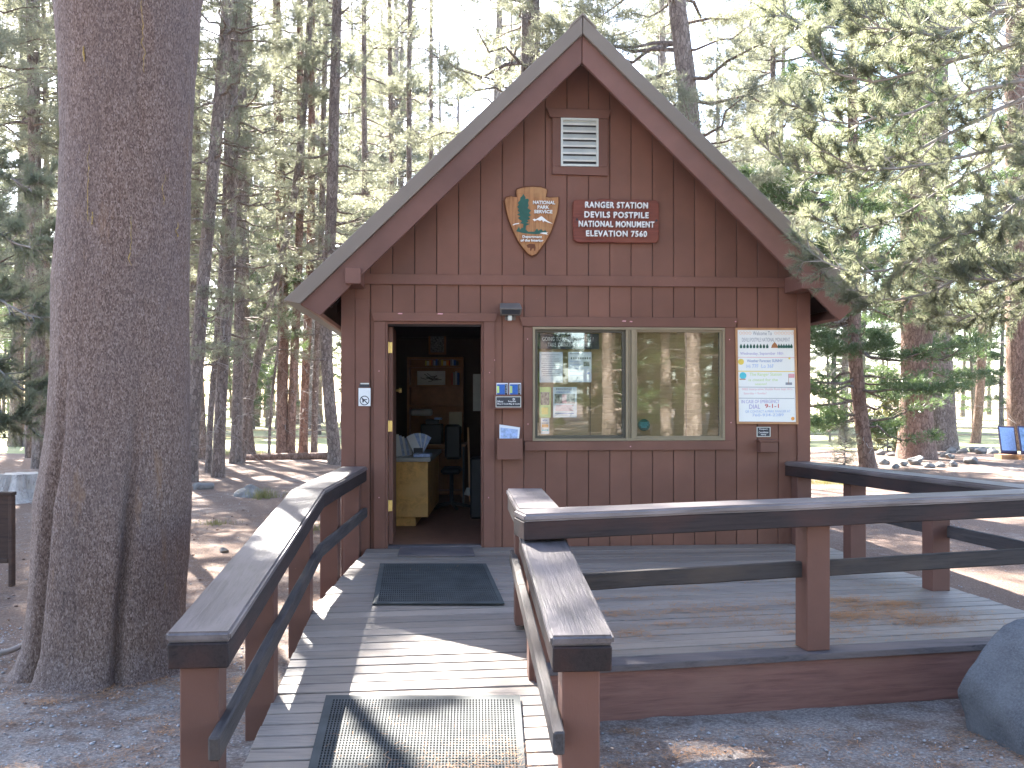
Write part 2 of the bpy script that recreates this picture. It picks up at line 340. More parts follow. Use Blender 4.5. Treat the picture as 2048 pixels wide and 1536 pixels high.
# ------------------------------------------------------------------ hut frame: local x along the wall, y up, z out of the wall
WA = R(4.5)
Y0 = 9.2; X0 = (687 - 1024) * Y0 / F_PX
Uv = Vector((math.cos(WA), math.sin(WA), 0)); Nv = Vector((math.sin(WA), -math.cos(WA), 0)); W0 = Vector((X0, Y0, 0))
FW = Matrix(((Uv.x, 0, Nv.x, X0), (Uv.y, 0, Nv.y, Y0), (0, 1, 0, 0), (0, 0, 0, 1)))
def P(px, py, n=0.0):
    d = Vector(((px - 1024) / F_PX, 1, (HZ - py) / F_PX)); C = Vector((0, 0, CZ))
    t = (n - (C - W0).dot(Nv)) / d.dot(Nv); q = C + d * t
    return ((q - W0).dot(Uv), q.z)
def T(x, y, z=0): return FW @ Matrix.Translation((x, y, z))
DECK = 0.25

# ================================================================== SETTING
def gz(x, y):
    z = -0.05
    if y > 26: z -= 0.65 * min(1, (y - 26) / 22.0)
    r = math.hypot(x, y)
    z += 0.018 * noise.noise(Vector((x * 0.9, y * 0.9, 3))) + min(0.12, 0.006 * r) * noise.noise(Vector((x * 0.12, y * 0.12, 1)))
    return z
n = 300; vs = []
for j in range(n):
    tj = (j / (n - 1)) * 2 - 1; y = 6 + math.sinh(tj * 6.2) * 0.9 * (1 if tj > 0 else 1)
    for i in range(n):
        ti = (i / (n - 1)) * 2 - 1; x = math.sinh(ti * 6.2) * 0.9
        z = gz(x, y)
        if abs(x) < 9 and abs(y - 6) < 9:
            z += 0.010 * noise.noise(Vector((x * 7, y * 7, 5))) + 0.006 * noise.noise(Vector((x * 21, y * 21, 8)))
        vs.append((x, y, z))
hgrid('ground', vs, n, n, M['ground'])
vs = []; nx, ny = 60, 40
for j in range(ny):
    for i in range(nx):
        x = -180 + 360 * i / (nx - 1); y0 = 33 + 2.5 * noise.noise(Vector((x * 0.15, 0, 9))) + (4 if -6 < x < 4 else 0)
        y = y0 + (150 - y0) * (j / (ny - 1)) ** 1.5
        vs.append((x, y, gz(x, y) + 0.03 + (0.02 if j else -0.06)))
hgrid('meadow', vs, nx, ny, M['meadow'])
def m_glare_veil():
    m = bpy.data.materials.new('glare_veil'); m.use_nodes = True; t = m.node_tree; t.nodes.remove(t.nodes['Principled BSDF'])
    v = t.nodes.new('ShaderNodeVolumePrincipled'); v.inputs['Density'].default_value = VEIL; v.inputs['Color'].default_value = (0.9, 0.93, 1.0, 1); v.inputs['Anisotropy'].default_value = 0.4
    t.links.new(v.outputs[0], t.nodes['Material Output'].inputs['Volume']); return m
VEIL = 0.0002  # thin volume added to imitate lens glare paling the distant trees
if VEIL:
    hz_ = MB(); hz_.box(-300, 300, -260, 300, -3.2, 33); tag(hz_.build('glare_veil', m_glare_veil(), None, Matrix.Identity(4)), kind='stuff')

# ================================================================== HUT
hutW = Matrix.Translation(W0) @ Matrix.Rotation(WA, 4, 'Z')
hut = thing('ranger_hut', 'brown board-sided ranger station hut with steep gable roof and open doorway', 'hut', hutW)
UL = 0.0; UR = P(1615, 900)[0]
NF = 0.42
A_ = P(1164, 71, NF); L_ = P(601, 608.6, NF); R_ = P(1712, 614, NF)
slL = (A_[1] - L_[1]) / (A_[0] - L_[0]); slR = (A_[1] - R_[1]) / (R_[0] - A_[0])
def rf(u): return A_[1] - (slL * (A_[0] - u) if u < A_[0] else slR * (u - A_[0]))
ZB = DECK - 0.02
# openings in wall coordinates
dx0, dx1 = P(771, 900)[0], P(967, 900)[0]; dz1 = P(870, 644)[1]
wx0, wx1 = P(1065, 770)[0], P(1448, 770)[0]; wz0, wz1 = P(1256, 881)[1], P(1256, 655)[1]
band0, band1 = P(1150, 572)[1], P(1150, 552)[1]
# backing wall with openings (dark groove colour), front face at z=-0.012
m = MB(); th0, th1 = -0.12, -0.012
def wpoly(u0, u1, z0, z1=None):
    if z1 is None:
        t = [(u0, z0), (u1, z0), (u1, rf(u1) - 0.02)]
        if u0 < A_[0] < u1: t.append((A_[0], A_[1] - 0.02))
        t.append((u0, rf(u0) - 0.02))
    else: t = [(u0, z0), (u1, z0), (u1, z1), (u0, z1)]
    m.prism(t, th0, th1)
wpoly(0.01, UR - 0.01, wz1)
wpoly(0.01, dx0, -0.1, wz1); wpoly(dx0, dx1, dz1, wz1); wpoly(dx0, dx1, -0.1, DECK - 0.035)
wpoly(dx1, wx0, -0.1, wz1); wpoly(wx0, wx1, -0.1, wz0); wpoly(wx1, UR - 0.01, -0.1, wz1)
m.build('front_wall', M['dark'], hut, FW)
m = MB()   # side and rear walls
DEP = 5.5
for u0, u1 in ((0.0, 0.1), (UR - 0.1, UR)): m.prism([(u0, -0.1), (u1, -0.1), (u1, min(rf(u0), rf(u1)) - 0.01), (u0, min(rf(u0), rf(u1)) - 0.01)], -DEP, -0.121)
m.prism([(0.1, -0.1), (UR - 0.1, -0.1), (UR - 0.1, rf(UR - 0.1)), (A_[0], A_[1]), (0.1, rf(0.1))], -DEP, -DEP + 0.1)
m.build('outer_wall', M['siding'], hut, FW)
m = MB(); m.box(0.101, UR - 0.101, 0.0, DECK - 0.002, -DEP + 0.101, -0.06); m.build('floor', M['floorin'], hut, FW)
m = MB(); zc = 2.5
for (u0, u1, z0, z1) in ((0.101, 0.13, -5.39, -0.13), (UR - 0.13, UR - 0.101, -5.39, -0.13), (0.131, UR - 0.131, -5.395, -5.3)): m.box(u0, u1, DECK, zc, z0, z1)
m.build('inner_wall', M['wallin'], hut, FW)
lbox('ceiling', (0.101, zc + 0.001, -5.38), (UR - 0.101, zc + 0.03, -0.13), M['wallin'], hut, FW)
# siding boards, one object each
g0 = P(1133.9, 600)[0]; SP = P(1261.6, 600)[0] - P(1220.2, 600)[0]
SP = (P(1303.7, 460)[0] - P(1003.2, 460)[0]) / 7.0
edges = []; k = g0 - 30 * SP
while k < UR:
    if k > 0.10: edges.append(k)
    k += SP
edges = [0.0] + edges + [UR]
def board(u0, u1, z0, z1, sl=False):
    g = 0.003; u0 += g; u1 -= g
    if u1 - u0 < 0.02: return
    if sl:
        pts = [(u0, z0), (u1, z0), (u1, rf(u1) - 0.02)] + ([(A_[0], A_[1] - 0.02)] if u0 < A_[0] < u1 else []) + [(u0, rf(u0) - 0.02)]
    else:
        if z1 - z0 < 0.03: return
        pts = [(u0, z0), (u1, z0), (u1, z1), (u0, z1)]
    b = MB(); n_ = len(pts)
    e = 0.003; cu = (u0 + u1) / 2
    ins = [(p[0] + (e if p[0] < cu else -e) * (0 if abs(p[0] - A_[0]) < 1e-6 else 1), p[1]) for p in pts]
    v = [(p[0], p[1], -0.011) for p in pts] + [(p[0], p[1], -0.003) for p in pts] + [(p[0], p[1], 0.0) for p in ins]
    f = [tuple(range(n_ - 1, -1, -1)), tuple(range(2 * n_, 3 * n_))]
    for q in (0, n_): f += [(q + i, q + (i + 1) % n_, q + n_ + (i + 1) % n_, q + n_ + i) for i in range(n_)]
    b.add(v, f); b.build('siding_board', M['siding'], hut, FW)
for a, b in zip(edges[:-1], edges[1:]):
    board(a, b, band1 - 0.01, 0, True)
    segs = [(ZB - 0.1, band0 + 0.01)]
    for (o0, o1, z0, z1) in ((dx0, dx1, -1, dz1), (wx0, wx1, wz0, wz1)):
        if b > o0 + 0.005 and a < o1 - 0.005:
            lo = ZB - 0.1 if z0 < 0 else z0 + 0.0005
            if a < o0 - 0.02: board(a, o0, lo, z1 - 0.0005)
            if b > o1 + 0.02: board(o1, b, lo, z1 - 0.0005)
            board(a, b, z1, band0 + 0.01)
            if z0 > 0: board(a, b, ZB - 0.1, z0)
            segs = []
    for s0, s1 in segs: board(a, b, s0, s1)
# trim
def trim(name, poly, z0, z1, mat=None, bevel=0.002):
    b = MB(); b.prism(poly, z0, z1); return b.build(name, mat or M['trim'], hut, FW, bevel=bevel)
def rect(px0, px1, py0, py1, n=0.0):
    a = P(px0, (py0 + py1) / 2, n)[0]; b = P(px1, (py0 + py1) / 2, n)[0]; c = P((px0 + px1) / 2, py0, n)[1]; d = P((px0 + px1) / 2, py1, n)[1]
    return [(a, d), (b, d), (b, c), (a, c)]
uL, uR = P(735, 560)[0], P(1575, 566)[0]
trim('band_board', [(0.005, band0), (UR - 0.005, band0), (UR - 0.005, band1), (0.005, band1)], 0.001, 0.028)
trim('corner_board', [(-0.02, -0.05), (0.105, -0.05), (0.105, band0 - 0.002), (-0.02, band0 - 0.002)], 0.0012, 0.022)
trim('corner_board', [(0.109, -0.05), (0.235, -0.05), (0.235, P(720, 598)[1]), (0.109, P(720, 598)[1])], 0.0012, 0.012)
trim('corner_board', [(UR - 0.105, -0.05), (UR + 0.02, -0.05), (UR + 0.02, band0 - 0.002), (UR - 0.105, band0 - 0.002)], 0.0012, 0.022)
def head(px0, px1, py0, py1, z1=0.032):
    r = rect(px0, px1, py0, py1); s = 0.03
    trim('head_board', [(r[0][0] + s, r[0][1]), (r[1][0] - s, r[1][1]), (r[2][0], r[2][1]), (r[3][0], r[3][1])], 0.001, z1)
head(742, 996, 626, 643); head(1038, 1475, 635, 654)
for q in ((748, 771, 643.6, 1097), (967, 989, 643.6, 1096)): r = rect(*q); trim('door_trim_board', r, 0.001, 0.024)
for q in ((1047, 1065, 654.6, 881.5), (1448.5, 1469, 654.6, 881.5)): trim('window_trim_board', rect(*q), 0.001, 0.022)
trim('sill_board', rect(1049, 1470, 882, 900), 0.001, 0.03)
# paint chips and screw heads on trim
cm = MB()
for (px, py, s) in ((1248, 642, 9), (1262, 643, 6), (1471, 643, 3), (800, 627, 10), (880, 627.5, 12), (758, 742, 2), (979, 745, 2), (1055, 678, 2), (1056, 848, 2), (1261, 893, 2.5), (1459, 679, 2), (1462, 845, 2), (989, 720, 2), (758, 995, 2), (977, 995, 2)):
    c = P(px, py, 0.033); h = s / 430
    cm.prism([(c[0] - h, c[1] - 0.004), (c[0] + h * 0.8, c[1] - 0.006), (c[0] + h, c[1] + 0.004), (c[0] - h * 0.5, c[1] + 0.005)], 0.0325, 0.034)
tag(cm.build('paint_chip', M['pink'], hut, FW), kind='stuff')
# door frame, door leaf, hinges
jd = M['trim']
trim('door_jamb', [(dx0, DECK), (dx0 + 0.02, DECK), (dx0 + 0.02, dz1), (dx0, dz1)], -0.13, -0.001)
trim('door_jamb', [(dx1 - 0.02, DECK), (dx1, DECK), (dx1, dz1), (dx1 - 0.02, dz1)], -0.13, -0.001)
trim('door_jamb', [(dx0 + 0.021, dz1 - 0.02), (dx1 - 0.021, dz1 - 0.02), (dx1 - 0.021, dz1), (dx0 + 0.021, dz1)], -0.13, -0.001)
lbox('threshold', (dx0 + 0.021, DECK - 0.034, -0.14), (dx1 - 0.021, DECK + 0.012, 0.0), M['nosing'], hut, FW, 0.004)
door = lbox('door', (dx0 + 0.022, DECK + 0.02, -0.99), (dx0 + 0.062, dz1 - 0.025, -0.11), M['trim'], hut, FW, 0.003)
for py in (694, 853, 1014):
    z = P(777, py)[1]
    h = MB(); h.box(dx0 + 0.004, dx0 + 0.058, z - 0.05, z + 0.05, -0.109, -0.1055)
    h.tube([Vector((dx0 + 0.022, z - 0.052, -0.102)), Vector((dx0 + 0.022, z + 0.052, -0.102))], 0.007, 8)
    for dy in (-0.03, 0, 0.03): h.tube([Vector((dx0 + 0.042, z + dy, -0.106)), Vector((dx0 + 0.042, z + dy, -0.1035))], 0.005, 6)
    h.build('hinge', M['brass'], door, FW)
kn = MB(); zk = P(795, 780)[1]
kn.tube([Vector((dx0 + 0.062, zk, -0.92)), Vector((dx0 + 0.085, zk, -0.92)), Vector((dx0 + 0.095, zk, -0.92)), Vector((dx0 + 0.12, zk, -0.92))], [0.012, 0.012, 0.028, 0.024], 12)
kn.build('handle', M['brass'], door, FW, True)
# window
win = ob('window', mesh_from('window', [(0, 0, 0)], [], M['tanframe']), hut, FW)
def ringframe(name, u0, u1, z0, z1, wd, n0, n1, mat, parent):
    b = MB(); b.box(u0, u0 + wd, z0, z1, n0, n1); b.box(u1 - wd, u1, z0, z1, n0, n1)
    b.box(u0 + wd, u1 - wd, z0, z0 + wd, n0, n1); b.box(u0 + wd, u1 - wd, z1 - wd, z1, n0, n1); return b.build(name, mat, parent, FW)
bpy.data.objects.remove(win); 
win = ringframe('window', wx0, wx1, wz0, wz1, 0.022, -0.06, 0.030, M['tanframe'], hut)
um0, um1 = P(1250, 770)[0], P(1270, 770)[0]
mb = MB(); mb.box(um0 + 0.004, um0 + 0.03, wz0 + 0.023, wz1 - 0.023, -0.05, 0.026); mb.box(um0 + 0.036, um0 + 0.050, wz0 + 0.023, wz1 - 0.023, -0.05, 0.018); mb.box(um0 + 0.056, um1 - 0.002, wz0 + 0.023, wz1 - 0.023, -0.05, 0.027)
mb.build('mullion', M['tanframe'], win, FW)
lbox('mullion_gasket', (um0 + 0.002, wz0 + 0.024, -0.052), (um1 - 0.001, wz1 - 0.024, 0.006), M['tandark'], win, FW)
ringframe('sash', wx0 + 0.023, um0 + 0.0015, wz0 + 0.023, wz1 - 0.023, 0.026, -0.05, 0.0, M['tandark'], win)
ringframe('sash', um1 + 0.0, wx1 - 0.023, wz0 + 0.023, wz1 - 0.023, 0.018, -0.04, 0.010, M['tanframe'], win)
lbox('pane', (wx0 + 0.045, wz0 + 0.045, -0.024), (um0 - 0.02, wz1 - 0.045, -0.020), M['glass'], win, FW)
lbox('pane', (um1 + 0.015, wz0 + 0.038, -0.016), (wx1 - 0.038, wz1 - 0.038, -0.012), M['glass'], win, FW)
# gable vent
vr = rect(1121, 1196, 238, 334)
(v0, vz0), (v1, _), (_, vz1) = vr[0], vr[1], vr[2]
trim('vent_trim_board', [(P(1104, 290)[0], P(1160, 350)[1]), (P(1215, 290)[0], P(1160, 352)[1]), (P(1215, 290)[0], vz0 - 0.002), (P(1104, 290)[0], vz0 - 0.002)], 0.001, 0.028)
trim('vent_trim_board', [(P(1104, 290)[0], vz0), (v0 - 0.001, vz0), (v0 - 0.001, vz1), (P(1104, 290)[0], vz1)], 0.001, 0.025)
trim('vent_trim_board', [(v1 + 0.001, vz0), (P(1215, 290)[0], vz0), (P(1215, 290)[0], vz1), (v1 + 0.001, vz1)], 0.001, 0.025)
q0, q1 = P(1092, 228)[0], P(1222, 228)[0]
trim('vent_trim_board', [(q0 + 0.035, vz1 + 0.002), (q1 - 0.03, vz1 + 0.002), (q1, P(1157, 220)[1]), (q0, P(1157, 219)[1])], 0.001, 0.034)
vent = lbox('gable_vent', (v0, vz0, 0.001), (v1, vz1, 0.004), M['darkgrey'], hut, FW)
ringframe('vent_frame', v0, v1, vz0, vz1, 0.020, 0.0045, 0.034, M['louver'], vent)
for i in range(6):
    z = vz0 + 0.022 + (vz1 - vz0 - 0.044) * (i + 0.35) / 6.0; hh = (vz1 - vz0) / 6.0
    b = MB(); b.add([(v0 + 0.021, z, 0.030), (v1 - 0.021, z, 0.030), (v1 - 0.021, z + hh * 0.22, 0.032), (v0 + 0.021, z + hh * 0.22, 0.032),
                     (v0 + 0.021, z + hh * 0.75, 0.008), (v1 - 0.021, z + hh * 0.75, 0.008)], [(0, 1, 2, 3), (3, 2, 5, 4), (0, 4, 5, 1), (0, 3, 4), (1, 5, 2)])
    b.build('louver', M['louver'], vent, FW)
# roof
BL = P(640, 631, NF); BA = P(1163.5, 126, NF); BR = P(1679, 641, NF)
ML = P(566, 601, NF + 0.04); MA = P(1165, 32, NF + 0.04); MR = (2 * A_[0] - ML[0] + (R_[0] - A_[0]) - (A_[0] - L_[0]), ML[1] - 0.0)
MR = (R_[0] + (L_[0] - ML[0]), R_[1] + (ML[1] - L_[1]))
for side in (0, 1):
    X, Y_, Z_ = (L_, ML, BL) if side == 0 else (R_, MR, BR)
    poly = [X, A_, (A_[0], MA[1]), Y_]
    b = MB(); b.prism(poly if side else poly[::-1], -DEP - 0.3, NF - 0.005); b.build('roof_slab', M['roofmetal'], hut, FW)
    e = 0.003 if side else -0.003
    mx = MB(); px_ = [(X[0], X[1]), (A_[0] + e, A_[1]), (A_[0] + e, MA[1]), (Y_[0], Y_[1])]
    mx.prism(px_, NF - 0.004, NF + 0.045)
    mx.build('roof_edge_trim', M['rakemetal'], hut, FW, bevel=0.004)
    fb = MB(); px_ = [(X[0], X[1] - 0.001), (A_[0] + e, A_[1] - 0.001), (A_[0] + e, BA[1]), (Z_[0], Z_[1])]
    fb.prism(px_, NF - 0.042, NF + 0.004); fb.build('bargeboard', M['fascia'], hut, FW, bevel=0.003)
    sg = -1 if side == 0 else 1
    # eave board along the low edge of the roof, running back
    eb = MB(); o_ = 0.002 * sg
    eb.prism([(X[0] + o_, X[1] - 0.004), (Z_[0] + o_, Z_[1]), (Z_[0] - sg * 0.022, Z_[1] + 0.022), (X[0] - sg * 0.022, X[1] + 0.012)], -DEP - 0.28, NF - 0.044)
    eb.build('eave_board', M['trim'], hut, FW)
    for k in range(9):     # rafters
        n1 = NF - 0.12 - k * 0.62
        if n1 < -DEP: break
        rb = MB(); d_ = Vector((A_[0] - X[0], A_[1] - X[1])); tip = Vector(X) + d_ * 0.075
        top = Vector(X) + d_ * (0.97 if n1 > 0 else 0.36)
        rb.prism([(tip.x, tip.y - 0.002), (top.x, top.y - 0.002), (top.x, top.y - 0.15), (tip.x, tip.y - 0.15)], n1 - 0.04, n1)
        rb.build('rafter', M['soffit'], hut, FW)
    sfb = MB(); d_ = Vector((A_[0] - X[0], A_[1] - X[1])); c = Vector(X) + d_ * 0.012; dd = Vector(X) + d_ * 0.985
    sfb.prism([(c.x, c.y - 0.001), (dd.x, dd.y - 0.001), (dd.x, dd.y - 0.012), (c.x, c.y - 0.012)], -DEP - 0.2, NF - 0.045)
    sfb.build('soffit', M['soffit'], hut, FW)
rc = MB(); w_ = 0.12
rc.prism([(A_[0] - w_, MA[1] - w_ * slL + 0.004), (A_[0], MA[1] + 0.004), (A_[0] + w_, MA[1] - w_ * slR + 0.004), (A_[0] + w_, MA[1] - w_ * slR + 0.024), (A_[0], MA[1] + 0.026), (A_[0] - w_, MA[1] - w_ * slL + 0.024)], -DEP - 0.3, NF + 0.052)
rc.build('ridge_cap', M['rakemetal'], hut, FW)
# lookout beams
for (a, b, c, d) in ((690, 721.5, 535, 567), (1604, 1640, 545, 577)):
    q = rect(a, b, c, d, NF + 0.06); lbox('lookout_beam', (q[0][0], q[0][1], 0.029), (q[2][0], q[2][1], NF + 0.06), M['fascia'], hut, FW, 0.004)

# ------------------------------------------------------------------ things on the wall
def wthing(name, label, cat, px, py, n=0.0, group=None):
    c = P(px, py, n); return thing(name, label, cat, T(c[0], c[1], n), group), c
def wt(parent, body, px, py, wpx, hpx, n, mat, bold=0.0, ext=0.0, name='lettering', spacing=1.0, shear=0.0, rotd=0):
    c = P(px, py, n); s = 1.0 / 214.0
    me = text_mesh(body, mat, wpx * s, hpx * s, bold, ext, spacing, shear)
    return ob(name, me, parent, T(c[0], c[1], n) @ Matrix.Rotation(R(rotd), 4, 'Z'))
def wr(name, parent, px0, px1, py0, py1, n0, n1, mat, bevel=0):
    q = rect(px0, px1, py0, py1, n1); return lbox(name, (q[0][0], q[0][1], n0), (q[2][0], q[2][1], n1), mat, parent, FW, bevel)
def wpolyo(name, parent, pts, n0, n1, mat, bevel=0):
    b = MB(); b.prism([P(x, y, n1) for x, y in pts], n0, n1); return b.build(name, mat, parent, FW, bevel=bevel)
# red sign
sg, _ = wthing('station_sign', 'routed red wooden sign with white capital lettering on the gable', 'sign', 1232, 442, 0.004)
pts = [(1146, 405), (1149, 400), (1165, 399.5), (1190, 400), (1203, 397), (1230, 399), (1255, 401), (1270, 398.5), (1295, 400), (1312, 400), (1318, 405), (1318.5, 440), (1318, 480), (1312, 486), (1250, 486), (1200, 485), (1155, 485), (1147, 479), (1145, 440)]
wpolyo('sign_board', sg, pts, 0.004, 0.045, M['signred'], 0.006)
for body, y, wpx in (('RANGER STATION', 411, 127), ('DEVILS POSTPILE', 430.5, 130), ('NATIONAL MONUMENT', 449, 153), ('ELEVATION 7560', 468, 123)):
    wt(sg, body, 1232.5, y, wpx, 12, 0.0462, M['signtext'], 0.016, 0.03, spacing=1.15)
for x, y in ((1154, 439), (1313, 441)): wpolyo('bolt', sg, [(x + 2.5 * math.cos(a), y + 2.5 * math.sin(a)) for a in [-k * math.pi / 3 for k in range(6)]], 0.045, 0.05, M['ink'])
# arrowhead
ar, _ = wthing('arrowhead_sign', 'carved wooden arrowhead plaque with green tree and white mountain', 'sign', 1063, 445, 0.004)
def zq(x, y): return (980 + x * 0.2214, 200 + y * 0.2214)
out = [(235, 800), (290, 782), (390, 773), (470, 780), (520, 800), (522, 830), (508, 868), (545, 876), (600, 872), (628, 870), (630, 920), (618, 1010), (590, 1100), (560, 1190), (510, 1280), (460, 1350), (420, 1400), (380, 1418), (345, 1400), (300, 1350), (250, 1280), (200, 1180), (160, 1080), (135, 980), (124, 900), (135, 876), (180, 862), (235, 872), (232, 830)]
pz = [zq(*p) for p in out]
wpolyo('plaque_edge', ar, pz, 0.004, 0.034, M['arrowedge'], 0.004)
cx, cy = zq(378, 1060)
wpolyo('plaque', ar, [(cx + (x - cx) * 0.955, cy + (y - cy) * 0.965) for x, y in pz], 0.034, 0.044, M['arrow'], 0.003)
tr = [(300, 848), (322, 880), (318, 895), (345, 890), (352, 905), (345, 930), (350, 955), (340, 975), (372, 1000), (350, 1020), (372, 1040), (345, 1055), (365, 1075), (335, 1085), (350, 1100), (322, 1110), (360, 1120), (325, 1135), (322, 1170), (345, 1190), (400, 1190), (425, 1160), (438, 1180), (462, 1165), (480, 1185), (500, 1175), (515, 1195), (470, 1205), (420, 1212), (350, 1208), (290, 1200), (235, 1185), (250, 1165), (262, 1140), (272, 1170), (290, 1150), (298, 1160), (302, 1120), (270, 1112), (290, 1095), (250, 1065), (275, 1050), (245, 1035), (270, 1020), (248, 995), (262, 985), (245, 965), (262, 945), (250, 930), (272, 905), (275, 880), (290, 870)]
wpolyo('tree_emblem', ar, [zq(*p) for p in tr], 0.0442, 0.0475, M['treegreen'])
mt = [(385, 1078), (402, 1072), (415, 1078), (440, 1062), (465, 1048), (490, 1068), (520, 1092), (565, 1116), (530, 1108), (492, 1092), (482, 1104), (470, 1082), (452, 1092), (430, 1082), (402, 1094)]
wpolyo('mountain_emblem', ar, [zq(*p) for p in mt], 0.0442, 0.048, M['signtext'])
wpolyo('hill_line', ar, [zq(*p) for p in [(205, 1126), (225, 1116), (262, 1110), (263, 1118), (228, 1124), (207, 1132)]], 0.0442, 0.048, M['signtext'])
wpolyo('lake_emblem', ar, [zq(*p) for p in [(450, 1202), (480, 1196), (522, 1196), (512, 1206), (522, 1216), (480, 1210)]], 0.0477, 0.049, M['signtext'])
for body, x, y, wd, hh in (('NATIONAL', 487, 928, 200, 30), ('PARK', 480, 970, 105, 30), ('SERVICE', 480, 1011, 165, 30), ('Department', 380, 1240, 175, 28), ('of the Interior', 378, 1270, 205, 24)):
    x_, y_ = zq(x, y); wt(ar, body, x_, y_, wd * 0.2214, hh * 0.2214, 0.0446, M['signtext'], 0.02, 0.02)
bz = [(330, 1310), (355, 1298), (405, 1300), (412, 1330), (410, 1362), (398, 1362), (396, 1340), (380, 1342), (372, 1362), (360, 1360), (362, 1335), (340, 1335)]
wpolyo('bison_emblem', ar, [zq(*p) for p in bz], 0.0442, 0.046, M['arrowedge'])
# floodlight
fl, c = wthing('wall_light', 'small boxy grey-brown floodlight with sensor above the map holder', 'wall light', 1021, 616, 0.0)
b = MB(); q = rect(999, 1044, 604, 630, 0.12); (a0, b0), (a1, _), (_, b1) = q[0], q[1], q[2]; cy = (b0 + b1) / 2
b.add([(a0 + 0.01, b1, 0.02), (a1 - 0.01, b1, 0.02), (a1, cy + 0.0, 0.15), (a0, cy + 0.0, 0.15), (a0 + 0.012, b0, 0.02), (a1 - 0.012, b0, 0.02), (a1 - 0.012, b0, 0.10), (a0 + 0.012, b0, 0.10)],
      [(0, 1, 2, 3), (3, 2, 6, 7), (4, 7, 6, 5), (0, 3, 7, 4), (1, 5, 6, 2), (0, 4, 5, 1)])
b.build('lamp_housing', M['fixture'], fl, FW, bevel=0.004)
b = MB(); b.add([(a0 + 0.018, cy - 0.012, 0.1435), (a1 - 0.018, cy - 0.012, 0.1435), (a1 - 0.022, b0 + 0.008, 0.109), (a0 + 0.022, b0 + 0.008, 0.109)], [(0, 1, 2, 3)]); b.build('lens', M['darkgrey'], fl, FW)
wr('sensor', fl, 1016, 1024, 631, 641, 0.03, 0.085, M['louver'], 0.003); wr('sensor_arm', fl, 1013, 1027, 629, 633, 0.012, 0.06, M['ink'])
wr('mounting_plate', fl, 1010, 1031, 608, 640, 0.001, 0.018, M['fixture'])
# no-firearms sticker
ns, _ = wthing('prohibition_sign', 'small white sign with crossed-out pistol symbol left of the doorway', 'sign', 729, 790, 0.023)
wr('sign_plate', ns, 717, 741, 776, 812, 0.023, 0.027, M['white'], 0.001)
wr('top_strip', ns, 719, 739, 768, 774, 0.023, 0.0262, M['darkgrey']); wr('top_pale_strip', ns, 721, 738, 766, 768.5, 0.023, 0.0265, M['louver'])  # dark strip with a paler strip along its top
b = MB(); c = P(729, 801, 0.0275); ro, ri = 0.044, 0.037; N_ = 24
v = [(c[0] + r_ * math.cos(2 * math.pi * i / N_), c[1] + r_ * math.sin(2 * math.pi * i / N_), 0.0276) for r_ in (ro, ri) for i in range(N_)]
b.add(v, [(i, (i + 1) % N_, N_ + (i + 1) % N_, N_ + i) for i in range(N_)])
for (x0, y0, x1, y1) in ((-0.028, 0.028, 0.028, -0.028),): b.add([(c[0] + x0 - .003, c[1] + y0 - .003, 0.0277), (c[0] + x1 - .003, c[1] + y1 - .003, 0.0277), (c[0] + x1 + .003, c[1] + y1 + .003, 0.0277), (c[0] + x0 + .003, c[1] + y0 + .003, 0.0277)], [(0, 1, 2, 3)])
b.add([(c[0] - 0.022, c[1] + 0.004, 0.02765), (c[0] + 0.024, c[1] + 0.004, 0.02765), (c[0] + 0.024, c[1] + 0.012, 0.02765), (c[0] - 0.022, c[1] + 0.012, 0.02765)], [(0, 1, 2, 3)])
b.add([(c[0] - 0.02, c[1] - 0.018, 0.02765), (c[0] - 0.008, c[1] - 0.018, 0.02765), (c[0] - 0.004, c[1] + 0.005, 0.02765), (c[0] - 0.018, c[1] + 0.005, 0.02765)], [(0, 1, 2, 3)])
b.build('pistol_symbol', M['ink'], ns, FW)
# map holder
mh, _ = wthing('map_holder', 'brown two-slot map rack with a blue printed label beside the doorway', 'brochure rack', 1017, 790, 0.0)
wr('rack_back', mh, 989, 1044, 764, 818, 0.025, 0.034, M['trim']); wr('rack_front', mh, 989.5, 1044, 789, 818, 0.0345, 0.085, M['trim'], 0.003)
lb = wr('label_plate', mh, 991.5, 1042, 793, 814.5, 0.0852, 0.0862, M['louver']); wr('label_face', mh, 992.7, 1040.8, 794.2, 813.3, 0.0863, 0.0867, M['darkgrey'])
for body, x, y, wd in (('Official', 1000, 803, 12), ('Map & Guide', 1006, 808, 22), ('Recycled', 1024, 803, 15), ('Map & Guide', 1029, 808, 22)): wt(mh, body, x, y, wd, 3.6, 0.0869, M['signtext'], 0.01)
b = MB(); c = P(1027.5, 798.5, 0.0869)
for k in range(3):
    a = 2 * math.pi * k / 3 + 0.5; d = 2 * math.pi * 0.27
    b.add([(c[0] + r_ * math.cos(a + t_), c[1] + r_ * math.sin(a + t_), 0.087) for r_, t_ in ((0.007, 0), (0.014, 0), (0.014, d), (0.007, d))], [(0, 1, 2, 3)])
b.build('recycling_symbol', M['signtext'], mh, FW)
for i, x in enumerate((1004.5, 1030.5)):
    g_, _ = wthing('folded_map', ('blue folded map in the left slot of the wall rack', 'blue folded map in the right slot of the wall rack')[i], 'map', x, 778, 0.04, 'folded maps in the wall rack')
    wr('sheet', g_, x - 11.5, x + 11.5, 766, 790, 0.036, 0.048, M['paper']); wr('cover_print', g_, x - 10.5, x + 5, 768.5, 789, 0.0482, 0.0488, M['blue'])
    wr('cover_band', g_, x + 5.2, x + 10.5, 768.5, 789, 0.0482, 0.0488, M['ink']); wr('cover_photo', g_, x - 10.5, x - 6, 772, 786, 0.0489, 0.0492, M['lime'])
    wt(g_, 'Devils Postpile', x + 8, 778, 16, 2.6, 0.0490, M['signtext'], 0.01, rotd=90)
